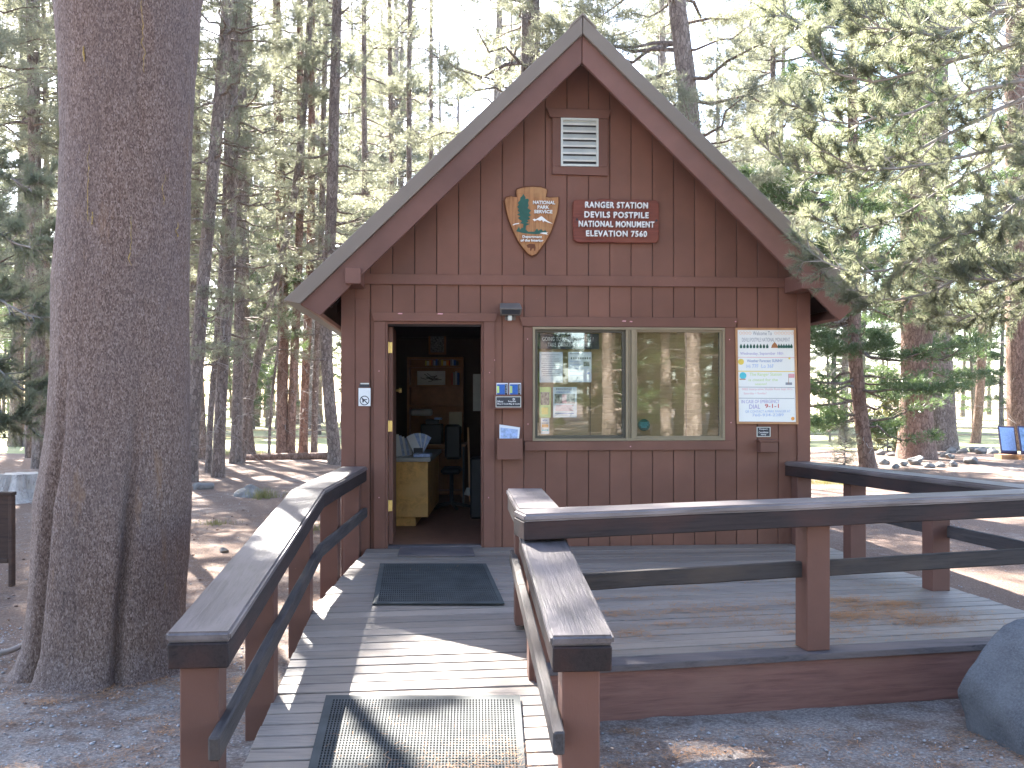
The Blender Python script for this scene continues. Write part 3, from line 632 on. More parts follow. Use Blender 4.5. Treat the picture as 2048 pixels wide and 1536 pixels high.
# newspaper box
nb, _ = wthing('wooden_box', 'plain brown wooden box fixed below the map rack', 'box', 1020, 897, 0.0)
wr('box_front', nb, 994.5, 1045, 877, 919, 0.10, 0.115, M['trim'], 0.002); b = MB(); q = rect(994.5, 1045, 877, 919, 0.115)
b.box(q[0][0] + 0.001, q[0][0] + 0.014, q[0][1] + 0.015, q[2][1] - 0.002, 0.025, 0.099); b.box(q[2][0] - 0.014, q[2][0] - 0.001, q[0][1] + 0.015, q[2][1] - 0.002, 0.025, 0.099); b.box(q[0][0] + 0.001, q[2][0] - 0.001, q[0][1] + 0.001, q[0][1] + 0.0145, 0.025, 0.099); b.build('box_side', M['trim'], nb, FW)
np_, _ = wthing('newspaper', 'folded newspaper with a pale photo standing in the wooden box', 'newspaper', 1019, 864, 0.05)
wpolyo('page', np_, [(999, 890), (1037, 890), (1040, 855), (999, 849)], 0.05, 0.066, M['paper']); wpolyo('front_photo', np_, [(1001, 884), (1034, 884), (1036, 859), (1001, 855)], 0.0662, 0.0668, M['ltblue'])
# whiteboard
wb, _ = wthing('whiteboard', 'wood-framed white notice board covered in coloured handwriting right of the window', 'notice board', 1534, 752, 0.01)
qd = [(1471, 655.5), (1592, 656), (1597, 848.5), (1474, 847.5)]
wpolyo('board_face', wb, [(1475, 659), (1588, 660), (1592, 844), (1478, 843)], 0.012, 0.026, M['boardwhite'])
def strip(p, q, wd):
    (x0, y0), (x1, y1) = p, q; L = math.hypot(x1 - x0, y1 - y0); nx_, ny_ = -(y1 - y0) / L * wd / 2, (x1 - x0) / L * wd / 2
    return [(x0 + nx_, y0 + ny_), (x1 + nx_, y1 + ny_), (x1 - nx_, y1 - ny_), (x0 - nx_, y0 - ny_)]
for k in range(4):
    p, q = qd[k], qd[(k + 1) % 4]
    ins = ((0, 2), (-2, 0), (0, -2), (2, 0))[k]
    wpolyo('frame_rail', wb, strip((p[0] + ins[0], p[1] + ins[1]), (q[0] + ins[0], q[1] + ins[1]), 4.2), 0.012, 0.034 if k % 2 else 0.0335, M['boardframe'], 0.001)
def bt(x, y): return (1450 + x * 0.15625, 640 + y * 0.15625)
NB = 0.0264
for body, x, y, wd, hh, mt_ in (('Welcome To', 478, 170, 260, 50, 'inkgrey'), ('DEVILS POSTPILE NATIONAL MONUMENT', 525, 252, 660, 50, 'inkgrey'), ('Wednesday, September 18th', 470, 432, 590, 48, 'violet'),
        ('Weather Forecast: SUNNY', 510, 522, 490, 36, 'blue'), ('Hi 77F  Lo 36F', 450, 590, 370, 48, 'ltblue'), ('The Ranger Station', 520, 700, 440, 52, 'lime'), ('is closed for the', 490, 765, 400, 36, 'lime'), ('season!', 460, 818, 160, 32, 'lime'),
        ('FREE Interpretive Shuttle Runs Sept thru', 540, 888, 690, 38, 'pink'), ('Saturday + Sunday!', 385, 942, 310, 34, 'pink'), ('IN CASE OF EMERGENCY', 455, 1043, 520, 44, 'violet'), ('DIAL', 380, 1108, 150, 56, 'violet'), ('9-1-1', 600, 1100, 190, 54, 'red'),
        ('OR CONTACT A PARK RANGER AT', 550, 1170, 620, 32, 'ltblue'), ('760-934-2289', 550, 1215, 430, 36, 'ltblue')):
    x_, y_ = bt(x, y); wt(wb, body, x_, y_, wd * 0.152, hh * 0.156, NB + 0.0005, M[mt_], 0.0 if mt_ != 'red' else 0.01, rotd=0.4)
for y, mt_ in ((476, 'pink'), (655, 'yellow'), (858, 'inkgrey'), (1000, 'inkgrey')):
    p, q = bt(165, y), bt(890, y + 5); wpolyo('rule_line', wb, strip(p, q, 1.0 if mt_ != 'yellow' else 1.6), NB, NB + 0.0004, M[mt_])
for x in list(range(205, 580, 42)) + list(range(690, 870, 32)):
    p = bt(x, 335); wpolyo('tree_doodle', wb, [(p[0] - 2.2, p[1] + 4), (p[0] + 2.2, p[1] + 4), (p[0] + 2.6, p[1]), (p[0], p[1] - 5), (p[0] - 2.6, p[1])], NB, NB + 0.0004, M['treegreen'])
p = bt(635, 325); wpolyo('hut_doodle', wb, [(p[0] - 7, p[1] + 5), (p[0] + 7, p[1] + 5), (p[0] + 5, p[1] - 1), (p[0], p[1] - 7), (p[0] - 5, p[1] - 1)], NB, NB + 0.0005, M['shelfwood'])
def disc(name, par, x, y, r_, n, mat, k=14): return wpolyo(name, par, [(x + r_ * math.cos(-2 * math.pi * i / k), y + r_ * math.sin(-2 * math.pi * i / k)) for i in range(k)], n, n + 0.0004, M[mat])
p = bt(205, 535); disc('sun_doodle', wb, p[0], p[1], 6, NB, 'yellow'); p = bt(230, 712); disc('globe_doodle', wb, p[0], p[1], 7, NB, 'teal'); p = bt(868, 1262); disc('apple_doodle', wb, p[0], p[1], 3.6, NB, 'orange')
p = bt(225, 758); wpolyo('globe_stand', wb, strip((p[0] - 6, p[1]), (p[0] + 6, p[1]), 2), NB, NB + 0.0006, M['shelfwood'])
p = bt(850, 740); wpolyo('flag_doodle', wb, [(p[0] - 5, p[1]), (p[0] + 6, p[1]), (p[0] + 6, p[1] - 8), (p[0] - 5, p[1] - 8)], NB, NB + 0.0004, M['pink']); wpolyo('flag_pole', wb, strip((p[0] - 5.6, p[1] - 8), (p[0] - 5.6, p[1] + 12), 0.8), NB, NB + 0.0004, M['shelfwood'])
p = bt(820, 815); wpolyo('flag_base', wb, strip((p[0] - 7, p[1]), (p[0] + 6, p[1]), 5), NB, NB + 0.0004, M['inkgrey'])
for i in range(4): p = bt(205 + i * 38, 165); 
for xs in (range(200, 345, 40), range(650, 870, 42)):
    for x in xs:
        p = bt(x, 168); b = MB(); c = P(p[0], p[1], NB); N_ = 12
        b.add([(c[0] + r_ * math.cos(2 * math.pi * i / N_), c[1] + r_ * math.sin(2 * math.pi * i / N_), NB + 0.0005) for r_ in (0.013, 0.0105) for i in range(N_)], [(i, (i + 1) % N_, N_ + (i + 1) % N_, N_ + i) for i in range(N_)])
        b.build('spiral_doodle', M['orange'], wb, FW)
p = bt(825, 490); disc('flower_doodle', wb, p[0], p[1], 2.2, NB, 'yellow')
# small notice + box below
sn, _ = wthing('small_notice', 'small dark plastic notice with white text under the notice board', 'sign', 1527, 864, 0.002)
wr('notice_plate', sn, 1513.5, 1541, 854, 873.5, 0.002, 0.006, M['louver']); wr('notice_face', sn, 1515, 1539.5, 855.2, 872.3, 0.0062, 0.0068, M['darkgrey'])
for body, y, wd in (('Passport', 858.5, 17), ('Cancellation', 864.5, 20), ('stamp', 869.5, 11)): wt(sn, body, 1527, y, wd, 3.6, 0.0072, M['signtext'], 0.01)
sb, _ = wthing('stamp_box', 'small brown wooden box on the wall under the small notice', 'box', 1536, 893, 0.0)
wr('box_body', sb, 1521, 1556, 884, 905, 0.001, 0.11, M['trim'], 0.004); wr('box_lid', sb, 1519, 1558, 880, 883.5, 0.001, 0.118, M['trim'], 0.002)
# ------------------------------------------------------------------ behind the glass: papers and blinds
GN = -0.030
def sheet(name, label, cat, px0, px1, py0, py1, mat='paper', group=None, n=GN):
    t_, c_ = wthing(name, label, cat, (px0 + px1) / 2, (py0 + py1) / 2, n, group); wr('sheet', t_, px0, px1, py0, py1, n - 0.0015, n, M[mat]); return t_
g_ = sheet('lettered_board', 'dark window notice with white hand lettering about drinking water', 'sign', 1076, 1198, 667, 698, 'ink')
wt(g_, 'GOING TO RAINBOW FALLS ?', 1136, 678, 104, 8.5, GN + 0.001, M['signtext'], 0.0, spacing=1.1); wt(g_, 'TAKE  DRINKING  WATER', 1137, 689.5, 84, 8, GN + 0.001, M['signtext'], 0.0, spacing=1.1)
g_ = sheet('printed_notice', 'typed white notice, upper left paper inside the window', 'notice', 1079, 1125.5, 704, 765)
for k, (a, b_) in enumerate(((1083, 1120), (1093, 1110), (1083, 1118), (1084, 1120), (1083, 1108), (1086, 1121), (1083, 1117), (1084, 1121), (1083, 1104), (1086, 1120), (1085, 1117))): wr('text_line', g_, a, b_, 709 + k * 4.2, 710.1 + k * 4.2, GN + 0.0002, GN + 0.0006, M['inkgrey'])
g_ = sheet('information_notice', 'white information sheet with a row of small dark symbols inside the window', 'notice', 1136.5, 1183, 704, 764.5)
wr('title_line', g_, 1139, 1166, 706.5, 708.5, GN + 0.0002, GN + 0.0006, M['inkgrey'])
for k in range(9): c = 1143 + k * 4.6; wr('symbol', g_, c - 1.3, c + 1.3, 714.5, 718.5, GN + 0.0002, GN + 0.0006, M['ink'])
wr('picture', g_, 1167, 1179, 723, 732.5, GN + 0.0002, GN + 0.0006, M['photo'])
wr('picture', g_, 1174, 1179, 744.5, 749, GN + 0.0002, GN + 0.0006, M['blue'])
for k in range(5): wr('text_line', g_, 1140, 1162 + (k % 3) * 4, 722 + k * 7, 723 + k * 7, GN + 0.0002, GN + 0.0006, M['ltblue'])
g_ = sheet('missing_poster', 'white poster with bold heading, photograph strip and pink text inside the window', 'poster', 1106, 1153.5, 774, 835)
wt(g_, 'MISSING', 1130, 778, 36, 4.2, GN + 0.0006, M['inkgrey'], 0.02); wt(g_, 'PERSON', 1128, 784.5, 30, 2.6, GN + 0.0006, M['blue'], 0.01)
wr('photo_strip', g_, 1109, 1150, 788, 807, GN + 0.0002, GN + 0.0006, M['photo']); wr('photo_face', g_, 1124, 1133, 789, 806, GN + 0.0007, GN + 0.001, M['pink'])
for k in range(5): wr('text_line', g_, 1111, 1147 - (k % 2) * 3, 810.5 + k * 2.5, 811.8 + k * 2.5, GN + 0.0002, GN + 0.0006, M['pink'])
wr('text_line', g_, 1110, 1148, 826, 827.3, GN + 0.0002, GN + 0.0006, M['blue']); wr('text_line', g_, 1110, 1136, 829.5, 830.5, GN + 0.0002, GN + 0.0006, M['inkgrey'])
g_ = sheet('forest_notice', 'narrow pale green leaflet with a forest picture at the window edge', 'leaflet', 1079, 1101.5, 774, 835, 'lime')
wr('picture', g_, 1081, 1099, 784, 810, GN + 0.0002, GN + 0.0006, M['photo']); wr('caption', g_, 1083, 1096, 815, 829, GN + 0.0002, GN + 0.0006, M['yellow'])
g_ = sheet('card_sticker', 'payment card sticker with blue, orange and pale bands low in the window', 'sticker', 1082, 1098.5, 836, 868, n=-0.026)
wr('blue_band', g_, 1084, 1096.5, 838, 846.5, -0.0258, -0.0254, M['paper']); wt(g_, 'VISA', 1090, 841, 11, 4.0, -0.0252, M['blue'], 0.02); wr('rule', g_, 1083.5, 1097, 845.5, 847, -0.0253, -0.0250, M['ink'])
wr('orange_band', g_, 1083.5, 1097, 848.5, 855, -0.0258, -0.0254, M['orange']); wr('green_band', g_, 1083.5, 1097, 859, 862, -0.0258, -0.0254, M['teal'])
g_, _ = wthing('round_sticker', 'round dark green sticker in the corner of the right window pane', 'sticker', 1288, 850, -0.0165)
disc('sticker_face', g_, 1288, 850, 12, -0.0185, 'treegreen', 24); 
for r0, y0 in ((7, 846), (8, 850), (6, 854)): wr('sticker_mark', g_, 1288 - r0, 1288 + r0, y0 - 0.6, y0 + 0.6, -0.018, -0.0176, M['teal'])
for k, (a, b_) in enumerate(((wx0 + 0.03, um0), (um1 - 0.01, wx1 - 0.03))):
    t_ = thing('window_blind', ('tan slatted blind behind the left window pane', 'tan slatted blind behind the right window pane')[k], 'blind', T((a + b_) / 2, wz1, -0.1), 'tan blinds behind the window')
    ns_ = 29; me = None
    lbox('head_rail', (a, wz1 - 0.03, -0.115), (b_, wz1 + 0.0, -0.075), M['blind'], t_, FW)
    for i in range(ns_):
        z = wz0 + (wz1 - wz0 - 0.03) * i / ns_
        if me is None:
            W_ = b_ - a; me = mesh_from('slat', [(0, 0, -0.012), (W_, 0, -0.012), (W_, 0.038, 0.006), (0, 0.038, 0.006), (0, 0.002, -0.014), (W_, 0.002, -0.014), (W_, 0.040, 0.004), (0, 0.040, 0.004)],
                                        [(0, 1, 2, 3), (7, 6, 5, 4), (0, 4, 5, 1), (3, 2, 6, 7)], M['blind'])
        ob('slat', me, t_, T(a, z, -0.095))
    for x in (a + 0.62 * (b_ - a),):
        lbox('ladder_cord', (x, wz0, -0.084), (x + 0.006, wz1 - 0.03, -0.082), M['tandark'], t_, FW)

# ------------------------------------------------------------------ inside the hut
def box3(name, parent, x0, x1, y0, y1, z0, z1, mat, bevel=0):
    return lbox(name, (x0, y0, z0), (x1, y1, z1), M[mat] if isinstance(mat, str) else mat, parent, Matrix.Identity(4), bevel)
def X_(px, d): return (px - 1024) * d / F_PX
def Z_(py, d): return CZ + (HZ - py) * d / F_PX
d = 10.75; x0, x1 = X_(770, d), X_(856, d)
ct = thing('counter', 'plywood cabinet with grey laminate top just inside the doorway', 'counter', (x1, d, DECK))
ztop = Z_(915, d)
box3('cabinet', ct, x0, x1, d, d + 1.6, DECK + 0.10, ztop - 0.045, 'cabinet', 0.004); box3('toe_kick', ct, x0, x1 - 0.14, d + 0.04, d + 1.5, DECK, DECK + 0.099, 'cabinet')
box3('counter_top', ct, x0 - 0.02, x1 + 0.03, d - 0.04, d + 1.64, ztop - 0.044, ztop + 0.0, 'counter', 0.003)
zt = ztop
def mini(name, label, cat, loc): return thing(name, label, cat, loc)
q = mini('paper_stack', 'flat stack of pale paper on the counter corner', 'paper', (X_(846, d), d + 0.08, zt)); box3('sheet_pile', q, X_(826, d), X_(860, d), d + 0.02, d + 0.28, zt + 0.001, zt + 0.035, 'ltblue', 0.003)
q = mini('brochure_fan', 'fan of pale blue brochures in a holder on the counter', 'brochures', (X_(832, d), d + 0.25, zt))
for k in range(9):
    a = R(-24 + k * 6.5); c = Vector((X_(832, d), d + 0.25 + k * 0.004, zt + 0.03)); W = Matrix.Translation(c) @ Matrix.Rotation(a, 4, 'Y')
    lbox('brochure', (-0.045, 0, 0), (0.045, 0.003, 0.22), M['ltblue'] if k % 3 else M['paper'], q, W)
box3('holder', q, X_(832, d) - 0.05, X_(832, d) + 0.05, d + 0.235, d + 0.30, zt + 0.001, zt + 0.09, 'darkgrey')
q = mini('leaflet_rack', 'clear rack of leaflets at the left end of the counter', 'brochures', (X_(800, d), d + 0.3, zt))
for k in range(5):
    c = Vector((X_(794 + k * 4.5, d), d + 0.2 + 0.03 * k, zt + 0.002)); W = Matrix.Translation(c) @ Matrix.Rotation(R(-10), 4, 'Y') @ Matrix.Rotation(R(50), 4, 'Z')
    lbox('leaflet', (-0.05, 0, 0), (0.05, 0.004, 0.24 - 0.015 * k), M['ltblue'] if k % 2 else M['paper'], q, W)
# bookcase on the back wall
d = 13.9; bx0, bx1 = X_(814, d), X_(926, d); bz = lambda py: Z_(py, d)
bc = thing('bookcase', 'tall reddish wooden bookcase at the back of the hut', 'bookcase', ((bx0 + bx1) / 2, d, DECK))
zt = bz(714)
box3('side_panel', bc, bx0, bx0 + 0.03, d, d + 0.3, DECK, zt, 'shelfwood'); box3('side_panel', bc, bx1 - 0.03, bx1, d, d + 0.3, DECK, zt, 'shelfwood')
box3('back_panel', bc, bx0 + 0.031, bx1 - 0.031, d + 0.28, d + 0.3, DECK, zt, 'shelfwood')
shelves = [zt - 0.03, bz(735) , bz(774), bz(814), bz(905), DECK + 0.05]
for z in shelves: box3('shelf', bc, bx0 + 0.031, bx1 - 0.031, d + 0.005, d + 0.279, z, z + 0.028, 'shelfwood')
NUM = ['one', 'two', 'three', 'four', 'five', 'six', 'seven', 'eight', 'nine', 'ten', 'eleven', 'twelve', 'thirteen', 'fourteen', 'fifteen', 'sixteen', 'seventeen', 'eighteen', 'nineteen', 'twenty', 'twenty-one', 'twenty-two', 'twenty-three', 'twenty-four']
BN = ['pale', 'dark', 'yellow', 'orange', 'grey', 'blue', 'tan', 'white', 'red']
bcols = ['paper', 'darkgrey', 'yellow', 'orange', 'counter', 'blue', 'tanframe', 'white', 'red']
def books(xa, xb, z, hmin, hmax, lab):
    x = xa; k = 0
    while x < xb - 0.02:
        wd = random.uniform(0.018, 0.04); h = random.uniform(hmin, hmax)
        o = box3('book', None, x, x + wd - 0.003, d + 0.02, d + 0.2, z + 0.029, z + 0.029 + h, bcols[(k * 5 + int(z * 10)) % 9], 0.002)
        tag(o, f'{BN[(k * 5 + int(z * 10)) % 9]} book, number {NUM[k]} from the left on the {lab}', 'book', 'books in the bookcase'); x += wd; k += 1
books(bx0 + 0.25, bx1 - 0.06, shelves[1], 0.06, 0.10, 'top shelf of the bookcase')
books(bx0 + 0.62, bx1 - 0.04, shelves[2], 0.15, 0.22, 'second shelf beside the switch box')
er = thing('switch_box', 'pale equipment box with dark wiring on the second shelf of the bookcase', 'equipment', (bx0 + 0.35, d + 0.05, shelves[2]))
box3('case', er, bx0 + 0.14, bx0 + 0.52, d + 0.03, d + 0.2, shelves[2] + 0.029, shelves[2] + 0.225, 'white')
b = MB()
for k in range(7):
    p0 = Vector((bx0 + random.uniform(0.17, 0.3), d + 0.026, shelves[2] + random.uniform(0.06, 0.2))); p1 = Vector((bx0 + random.uniform(0.35, 0.5), d + 0.026, shelves[2] + random.uniform(0.06, 0.2)))
    b.tube([p0, p0.lerp(p1, 0.4) + Vector((0, -0.004, -0.03)), p1], 0.004, 4)
b.build('cable', M['ink'], er, Matrix.Identity(4))
pf = thing('picture_frame', 'small dark framed picture high on the back wall of the hut', 'picture', (X_(874, 14.2), 14.2, Z_(687, 14.2)))
box3('frame', pf, X_(857, 14.1), X_(892, 14.1), 14.1, 14.13, Z_(709, 14.1), Z_(665, 14.1), 'shelfwood', 0.004); box3('picture', pf, X_(861, 14.1), X_(888, 14.1), 14.094, 14.099, Z_(705, 14.1), Z_(669, 14.1), 'photo')
dk = thing('desk', 'dark desk with printer behind the counter', 'desk', (X_(880, 12.8), 12.9, DECK))
box3('desk_top', dk, X_(835, 12.6), X_(930, 12.6), 12.6, 13.3, Z_(893, 12.6), Z_(889, 12.6), 'shelfwood'); box3('leg', dk, X_(838, 12.6), X_(841, 12.6), 12.62, 12.66, DECK, Z_(893, 12.6) - 0.001, 'darkgrey'); box3('leg', dk, X_(925, 12.6), X_(928, 12.6), 12.62, 12.66, DECK, Z_(893, 12.6) - 0.001, 'darkgrey')
pr = thing('printer', 'black printer on the desk with a paper on top', 'printer', (X_(862, 12.7), 12.8, Z_(889, 12.6)))
zz = Z_(889, 12.6); box3('printer_body', pr, X_(841, 12.7), X_(883, 12.7), 12.7, 13.05, zz + 0.001, zz + 0.25, 'black', 0.01); box3('paper_tray', pr, X_(850, 12.7), X_(876, 12.7), 12.75, 12.95, zz + 0.251, zz + 0.31, 'darkgrey', 0.01)
box3('paper', pr, X_(868, 12.7), X_(882, 12.7), 12.74, 12.9, zz + 0.311, zz + 0.335, 'ltblue')
o = box3('white_roll', None, X_(821, 13.3), X_(864, 13.3), 13.3, 13.4, Z_(832, 13.3), Z_(818, 13.3), 'counter', 0.02); tag(o, 'rolled pale chart lying on the shelf above the printer', 'chart')
o = box3('wall_calendar', None, X_(898, 13.5), X_(924, 13.5), 13.5, 13.51, Z_(867, 13.5), Z_(824, 13.5), 'tanframe'); tag(o, 'cream paper chart pinned right of the printer', 'chart')
o = box3('hanging_poster', None, X_(946, 12.6), X_(963, 12.6), 12.6, 12.61, Z_(822, 12.6), Z_(748, 12.6), 'counter'); tag(o, 'pale poster half hidden by the right door jamb', 'poster')
mp = thing('broom', 'broom with pale handle leaning inside the doorway', 'broom', (X_(938, 11.8), 11.8, DECK))
b = MB(); b.tube([at(940, 1003, 11.8), at(936, 855, 11.9)], 0.012, 6); b.build('handle', M['boardframe'], mp, Matrix.Identity(4))
b = MB(); b.tube([at(936, 990, 11.75), at(938, 976, 11.75)], [0.05, 0.03], 8); b.build('broom_head', M['counter'], mp, Matrix.Identity(4))
ch = thing('office_chair', 'black office chair in the dark room beyond the counter', 'chair', (X_(905, 12.0), 12.2, DECK))
box3('seat', ch, X_(882, 12.2), X_(922, 12.2), 12.1, 12.5, 0.70, 0.78, 'black', 0.03); box3('backrest', ch, X_(886, 12.2), X_(920, 12.2), 12.5, 12.56, 0.86, 1.3, 'black', 0.03)
b = MB(); b.tube([(X_(902, 12.2), 12.3, DECK + 0.08), (X_(902, 12.2), 12.3, 0.70)], 0.025, 8)
for k in range(5): a = 2 * math.pi * k / 5; b.tube([(X_(902, 12.2), 12.3, DECK + 0.09), (X_(902, 12.2) + 0.26 * math.cos(a), 12.3 + 0.26 * math.sin(a), DECK + 0.04)], 0.02, 6)
b.build('base', M['black'], ch, Matrix.Identity(4))
o = box3('floor_bin', None, X_(940, 11.4), X_(968, 11.4), 11.4, 11.8, DECK + 0.001, 0.95, 'black', 0.02); tag(o, 'black bin standing against the wall just right of the broom', 'bin')

# ================================================================== DECK, RAMP, RAILINGS
def lerp(a, b, t): return a + (b - a) * t
deck = thing('porch_deck', 'weathered grey plank deck in front of the hut', 'deck', (1.0, 7.2, 0))
def prism_z(poly, z0, z1): 
    b = MB(); b.prism(poly, z0, z1); return b
ND = 29
wy = lambda x: Y0 + (x - X0) * math.tan(WA) - 0.026
def dline(t):
    yl = lerp(wy(0.1), 5.165, t); yr = lerp(wy(2.95), 5.86, t); xr = lerp(2.92, 3.467, t)
    return (0.1, yl), (xr, yr)
KB = 17
def ext(t, x):
    (xa, ya), (xb, yb) = dline(t); return ya + (x - xa) * (yb - ya) / (xb - xa)
for i in range(ND):
    t0, t1 = i / ND, (i + 1) / ND; gap = 0.0065
    xr0, xr1 = dline(t0)[1][0], dline(t1)[1][0]
    xl = -1.335 if i < KB else lerp(0.075, 0.13, (i - KB) / (ND - KB))
    j = random.uniform(-0.006, 0.01)
    pl = [(xl + j, ext(t1, xl) + gap), (xr1 + j, ext(t1, xr1) + gap), (xr0 + j, ext(t0, xr0) - gap), (xl + j, ext(t0, xl) - gap)]
    dz = random.uniform(-0.002, 0.002)
    mt_ = M['board'] if i < ND - 1 else M['nosing']
    if i == ND - 1: pl[0] = (pl[0][0], pl[0][1] - 0.03); pl[1] = (pl[1][0], pl[1][1] - 0.03)
    prism_z(pl, DECK - 0.038, DECK + dz).build('deck_board', mt_, deck, Matrix.Identity(4), bevel=0.003)
fy = lambda x: 5.165 + (x - 0.1) * (5.86 - 5.165) / (3.467 - 0.1)
beam('rim_board', (0.16, fy(0.16) + 0.02, 0.075), (3.45, fy(3.45) + 0.02, 0.075), 0.04, 0.27, M['rim'], deck, 0.004)
beam('rim_board', (3.445, 5.93, 0.075), (2.93, 9.2, 0.075), 0.04, 0.27, M['rim'], deck, 0.004)
beam('rim_board', (0.08, 6.8, 0.10), (0.14, 5.26, 0.10), 0.04, 0.22, M['rim'], deck, 0.004)
beam('rim_board', (-1.31, 9.1, 0.08), (-1.29, 6.82, 0.08), 0.04, 0.26, M['rim'], deck, 0.004)
ramp = thing('ramp', 'sloping grey plank ramp leading up to the doorway', 'ramp', (-0.55, 4.6, 0))
tK = KB / ND; yTL = ext(tK, -1.32); yTR = ext(tK, 0.08); NR = 33
def redge(s): # s 0 top .. 1 bottom -> left point, right point
    yl = lerp(yTL, 2.30, s); yr = lerp(yTR, 2.34, s)
    xl = -1.325 + (yTL - yl) * 0.075; xr = 0.078 + (yTR - yr) * 0.048
    return (xl, yl, lerp(DECK, -0.035, s)), (xr, yr, lerp(DECK, -0.035, s))
for i in range(NR):
    s0, s1 = i / NR, (i + 1) / NR; g_ = 0.052 / NR
    a, b = redge(s0 + g_); c, e = redge(s1 - g_); dz = random.uniform(-0.002, 0.002); j = random.uniform(-0.002, 0.003)
    v = [(c[0] - j, c[1], c[2] + dz), (e[0] + j, e[1], e[2] + dz), (b[0] + j, b[1], b[2] + dz), (a[0] - j, a[1], a[2] + dz)]
    m = MB(); m.add([(x, y, z - 0.038) for x, y, z in v] + v, [(3, 2, 1, 0), (4, 5, 6, 7), (0, 1, 5, 4), (1, 2, 6, 5), (2, 3, 7, 6), (3, 0, 4, 7)])
    m.build('ramp_board', M['board'], ramp, Matrix.Identity(4), bevel=0.003)
for sx in (0.08, 0.92):
    a, b = redge(0.02); c, e = redge(0.98)
    beam('stringer', (lerp(a[0], b[0], sx), a[1], a[2] - 0.11), (lerp(c[0], e[0], sx), c[1], c[2] - 0.055), 0.04, 0.10, M['rim'], ramp)

def railing(name, label, pts, posts, lower, groundz, deckz):
    """pts: list of cap centre (x,y,ztop); posts: list of (x,y,zbottom,ztop)"""
    r_ = thing(name, label, 'railing', (pts[0][0], pts[0][1], groundz), 'weathered wooden railings of the ramp and deck')
    for (x, y, z), (x2, y2, z2) in zip(pts[:-1], pts[1:]):
        beam('cap_rail', (x, y, z - 0.02), (x2, y2, z2 - 0.02), 0.235, 0.04, M['cap'], r_, 0.011, 0.0012, 3)
        beam('support_rail', (x, y, z - 0.0875), (x2, y2, z2 - 0.0875), 0.218, 0.094, M['beam'], r_, 0.005, 0.001)
    for (x, y, zb, ztp, a) in posts:
        b = MB(); h = 0.07; ca, sa = math.cos(a), math.sin(a)
        b.prism([(x + ca * p - sa * q, y + sa * p + ca * q) for p, q in ((-h, -h), (h, -h), (h, h), (-h, h))], zb, ztp)
        b.build('post', M['post'], r_, Matrix.Identity(4), bevel=0.005)
    for (p, q) in lower: beam('lower_rail', p, q, 0.042, 0.088, M['lrail'], r_, 0.007, 0.0025)
    return r_
ra = R(-4.5) * -1
G0 = -0.1
kL = (-1.4225, 6.95, 1.015)
def rampz_l(y): return lerp(DECK, -0.035, (yTL - y) / (yTL - 2.3))
zl = lambda y: lerp(1.015, 0.805, (6.95 - y) / 3.3)
xl_ = lambda y: lerp(-1.4225, -1.148, (6.95 - y) / 3.3)
railing('ramp_railing', 'kinked railing on the left of the ramp beside the big pine', [(-1.4425, 9.13, 1.015), kL, (-1.146, 3.63, 0.805)],
        [(-1.445, 9.02, G0, 0.88, 0), (-1.432, 7.85, G0, 0.88, 0), (xl_(6.55) - 0.0, 6.55, G0, 0.85, R(3)), (xl_(5.02), 5.02, G0, zl(5.02) - 0.14, R(4)), (xl_(3.74), 3.73, -0.15, zl(3.74) - 0.133, R(4))],
        [((-1.345, 9.12, 0.595), (-1.325, 6.85, 0.595)), ((-1.325, 6.86, 0.594), (-1.055, 3.52, 0.415))], -0.05, DECK)
fz = lambda x: lerp(1.069, 1.107, x / 3.0)
railing('ramp_railing', 'short railing on the right of the ramp meeting the deck corner', [(0.08, 6.33, 1.077), (0.145, 5.24, 1.073)],
        [(0.085, 6.24, DECK - 0.01, 0.945, R(4)), (0.155, 5.36, G0, 0.94, R(4))], [], 0, DECK)
railing('ramp_railing', 'descending railing on the right side of the ramp with chunky weathered cap', [(0.147, 5.42, 0.952), (0.257, 3.63, 0.792)],
        [(0.25, 3.74, -0.15, 0.66, R(4))], [((0.005, 6.32, 0.645), (0.055, 5.4, 0.60)), ((0.055, 5.41, 0.60), (0.168, 3.55, 0.425))], 0, DECK)
fo = 0.115
railing('deck_railing', 'long low railing across the front of the deck with a single mid post', [(0.035, fy(0.03) - 0.02, fz(0)), (3.42, fy(3.42) + 0.09, fz(3.4))],
        [(1.69, fy(1.69) + fo - 0.01, DECK - 0.002, 0.96, R(11)), (3.36, fy(3.36) + fo, DECK - 0.002, 0.97, R(11))], [((0.2, fy(0.2) + fo, 0.665), (3.40, fy(3.4) + fo, 0.725))], 0.25, DECK)
railing('deck_railing', 'railing on the right side of the deck running from the hut corner', [(2.72, 9.55, 1.034), (3.36, 5.92 + 0.1, 1.09)],
        [(2.74, 9.43, G0, 0.90, R(8)), (2.935, 8.53, DECK - 0.002, 0.92, R(8)), (3.10, 7.28, DECK - 0.002, 0.93, R(8))], [((2.87, 9.4, 0.655), (3.33, 6.1, 0.69))], 0.25, DECK)

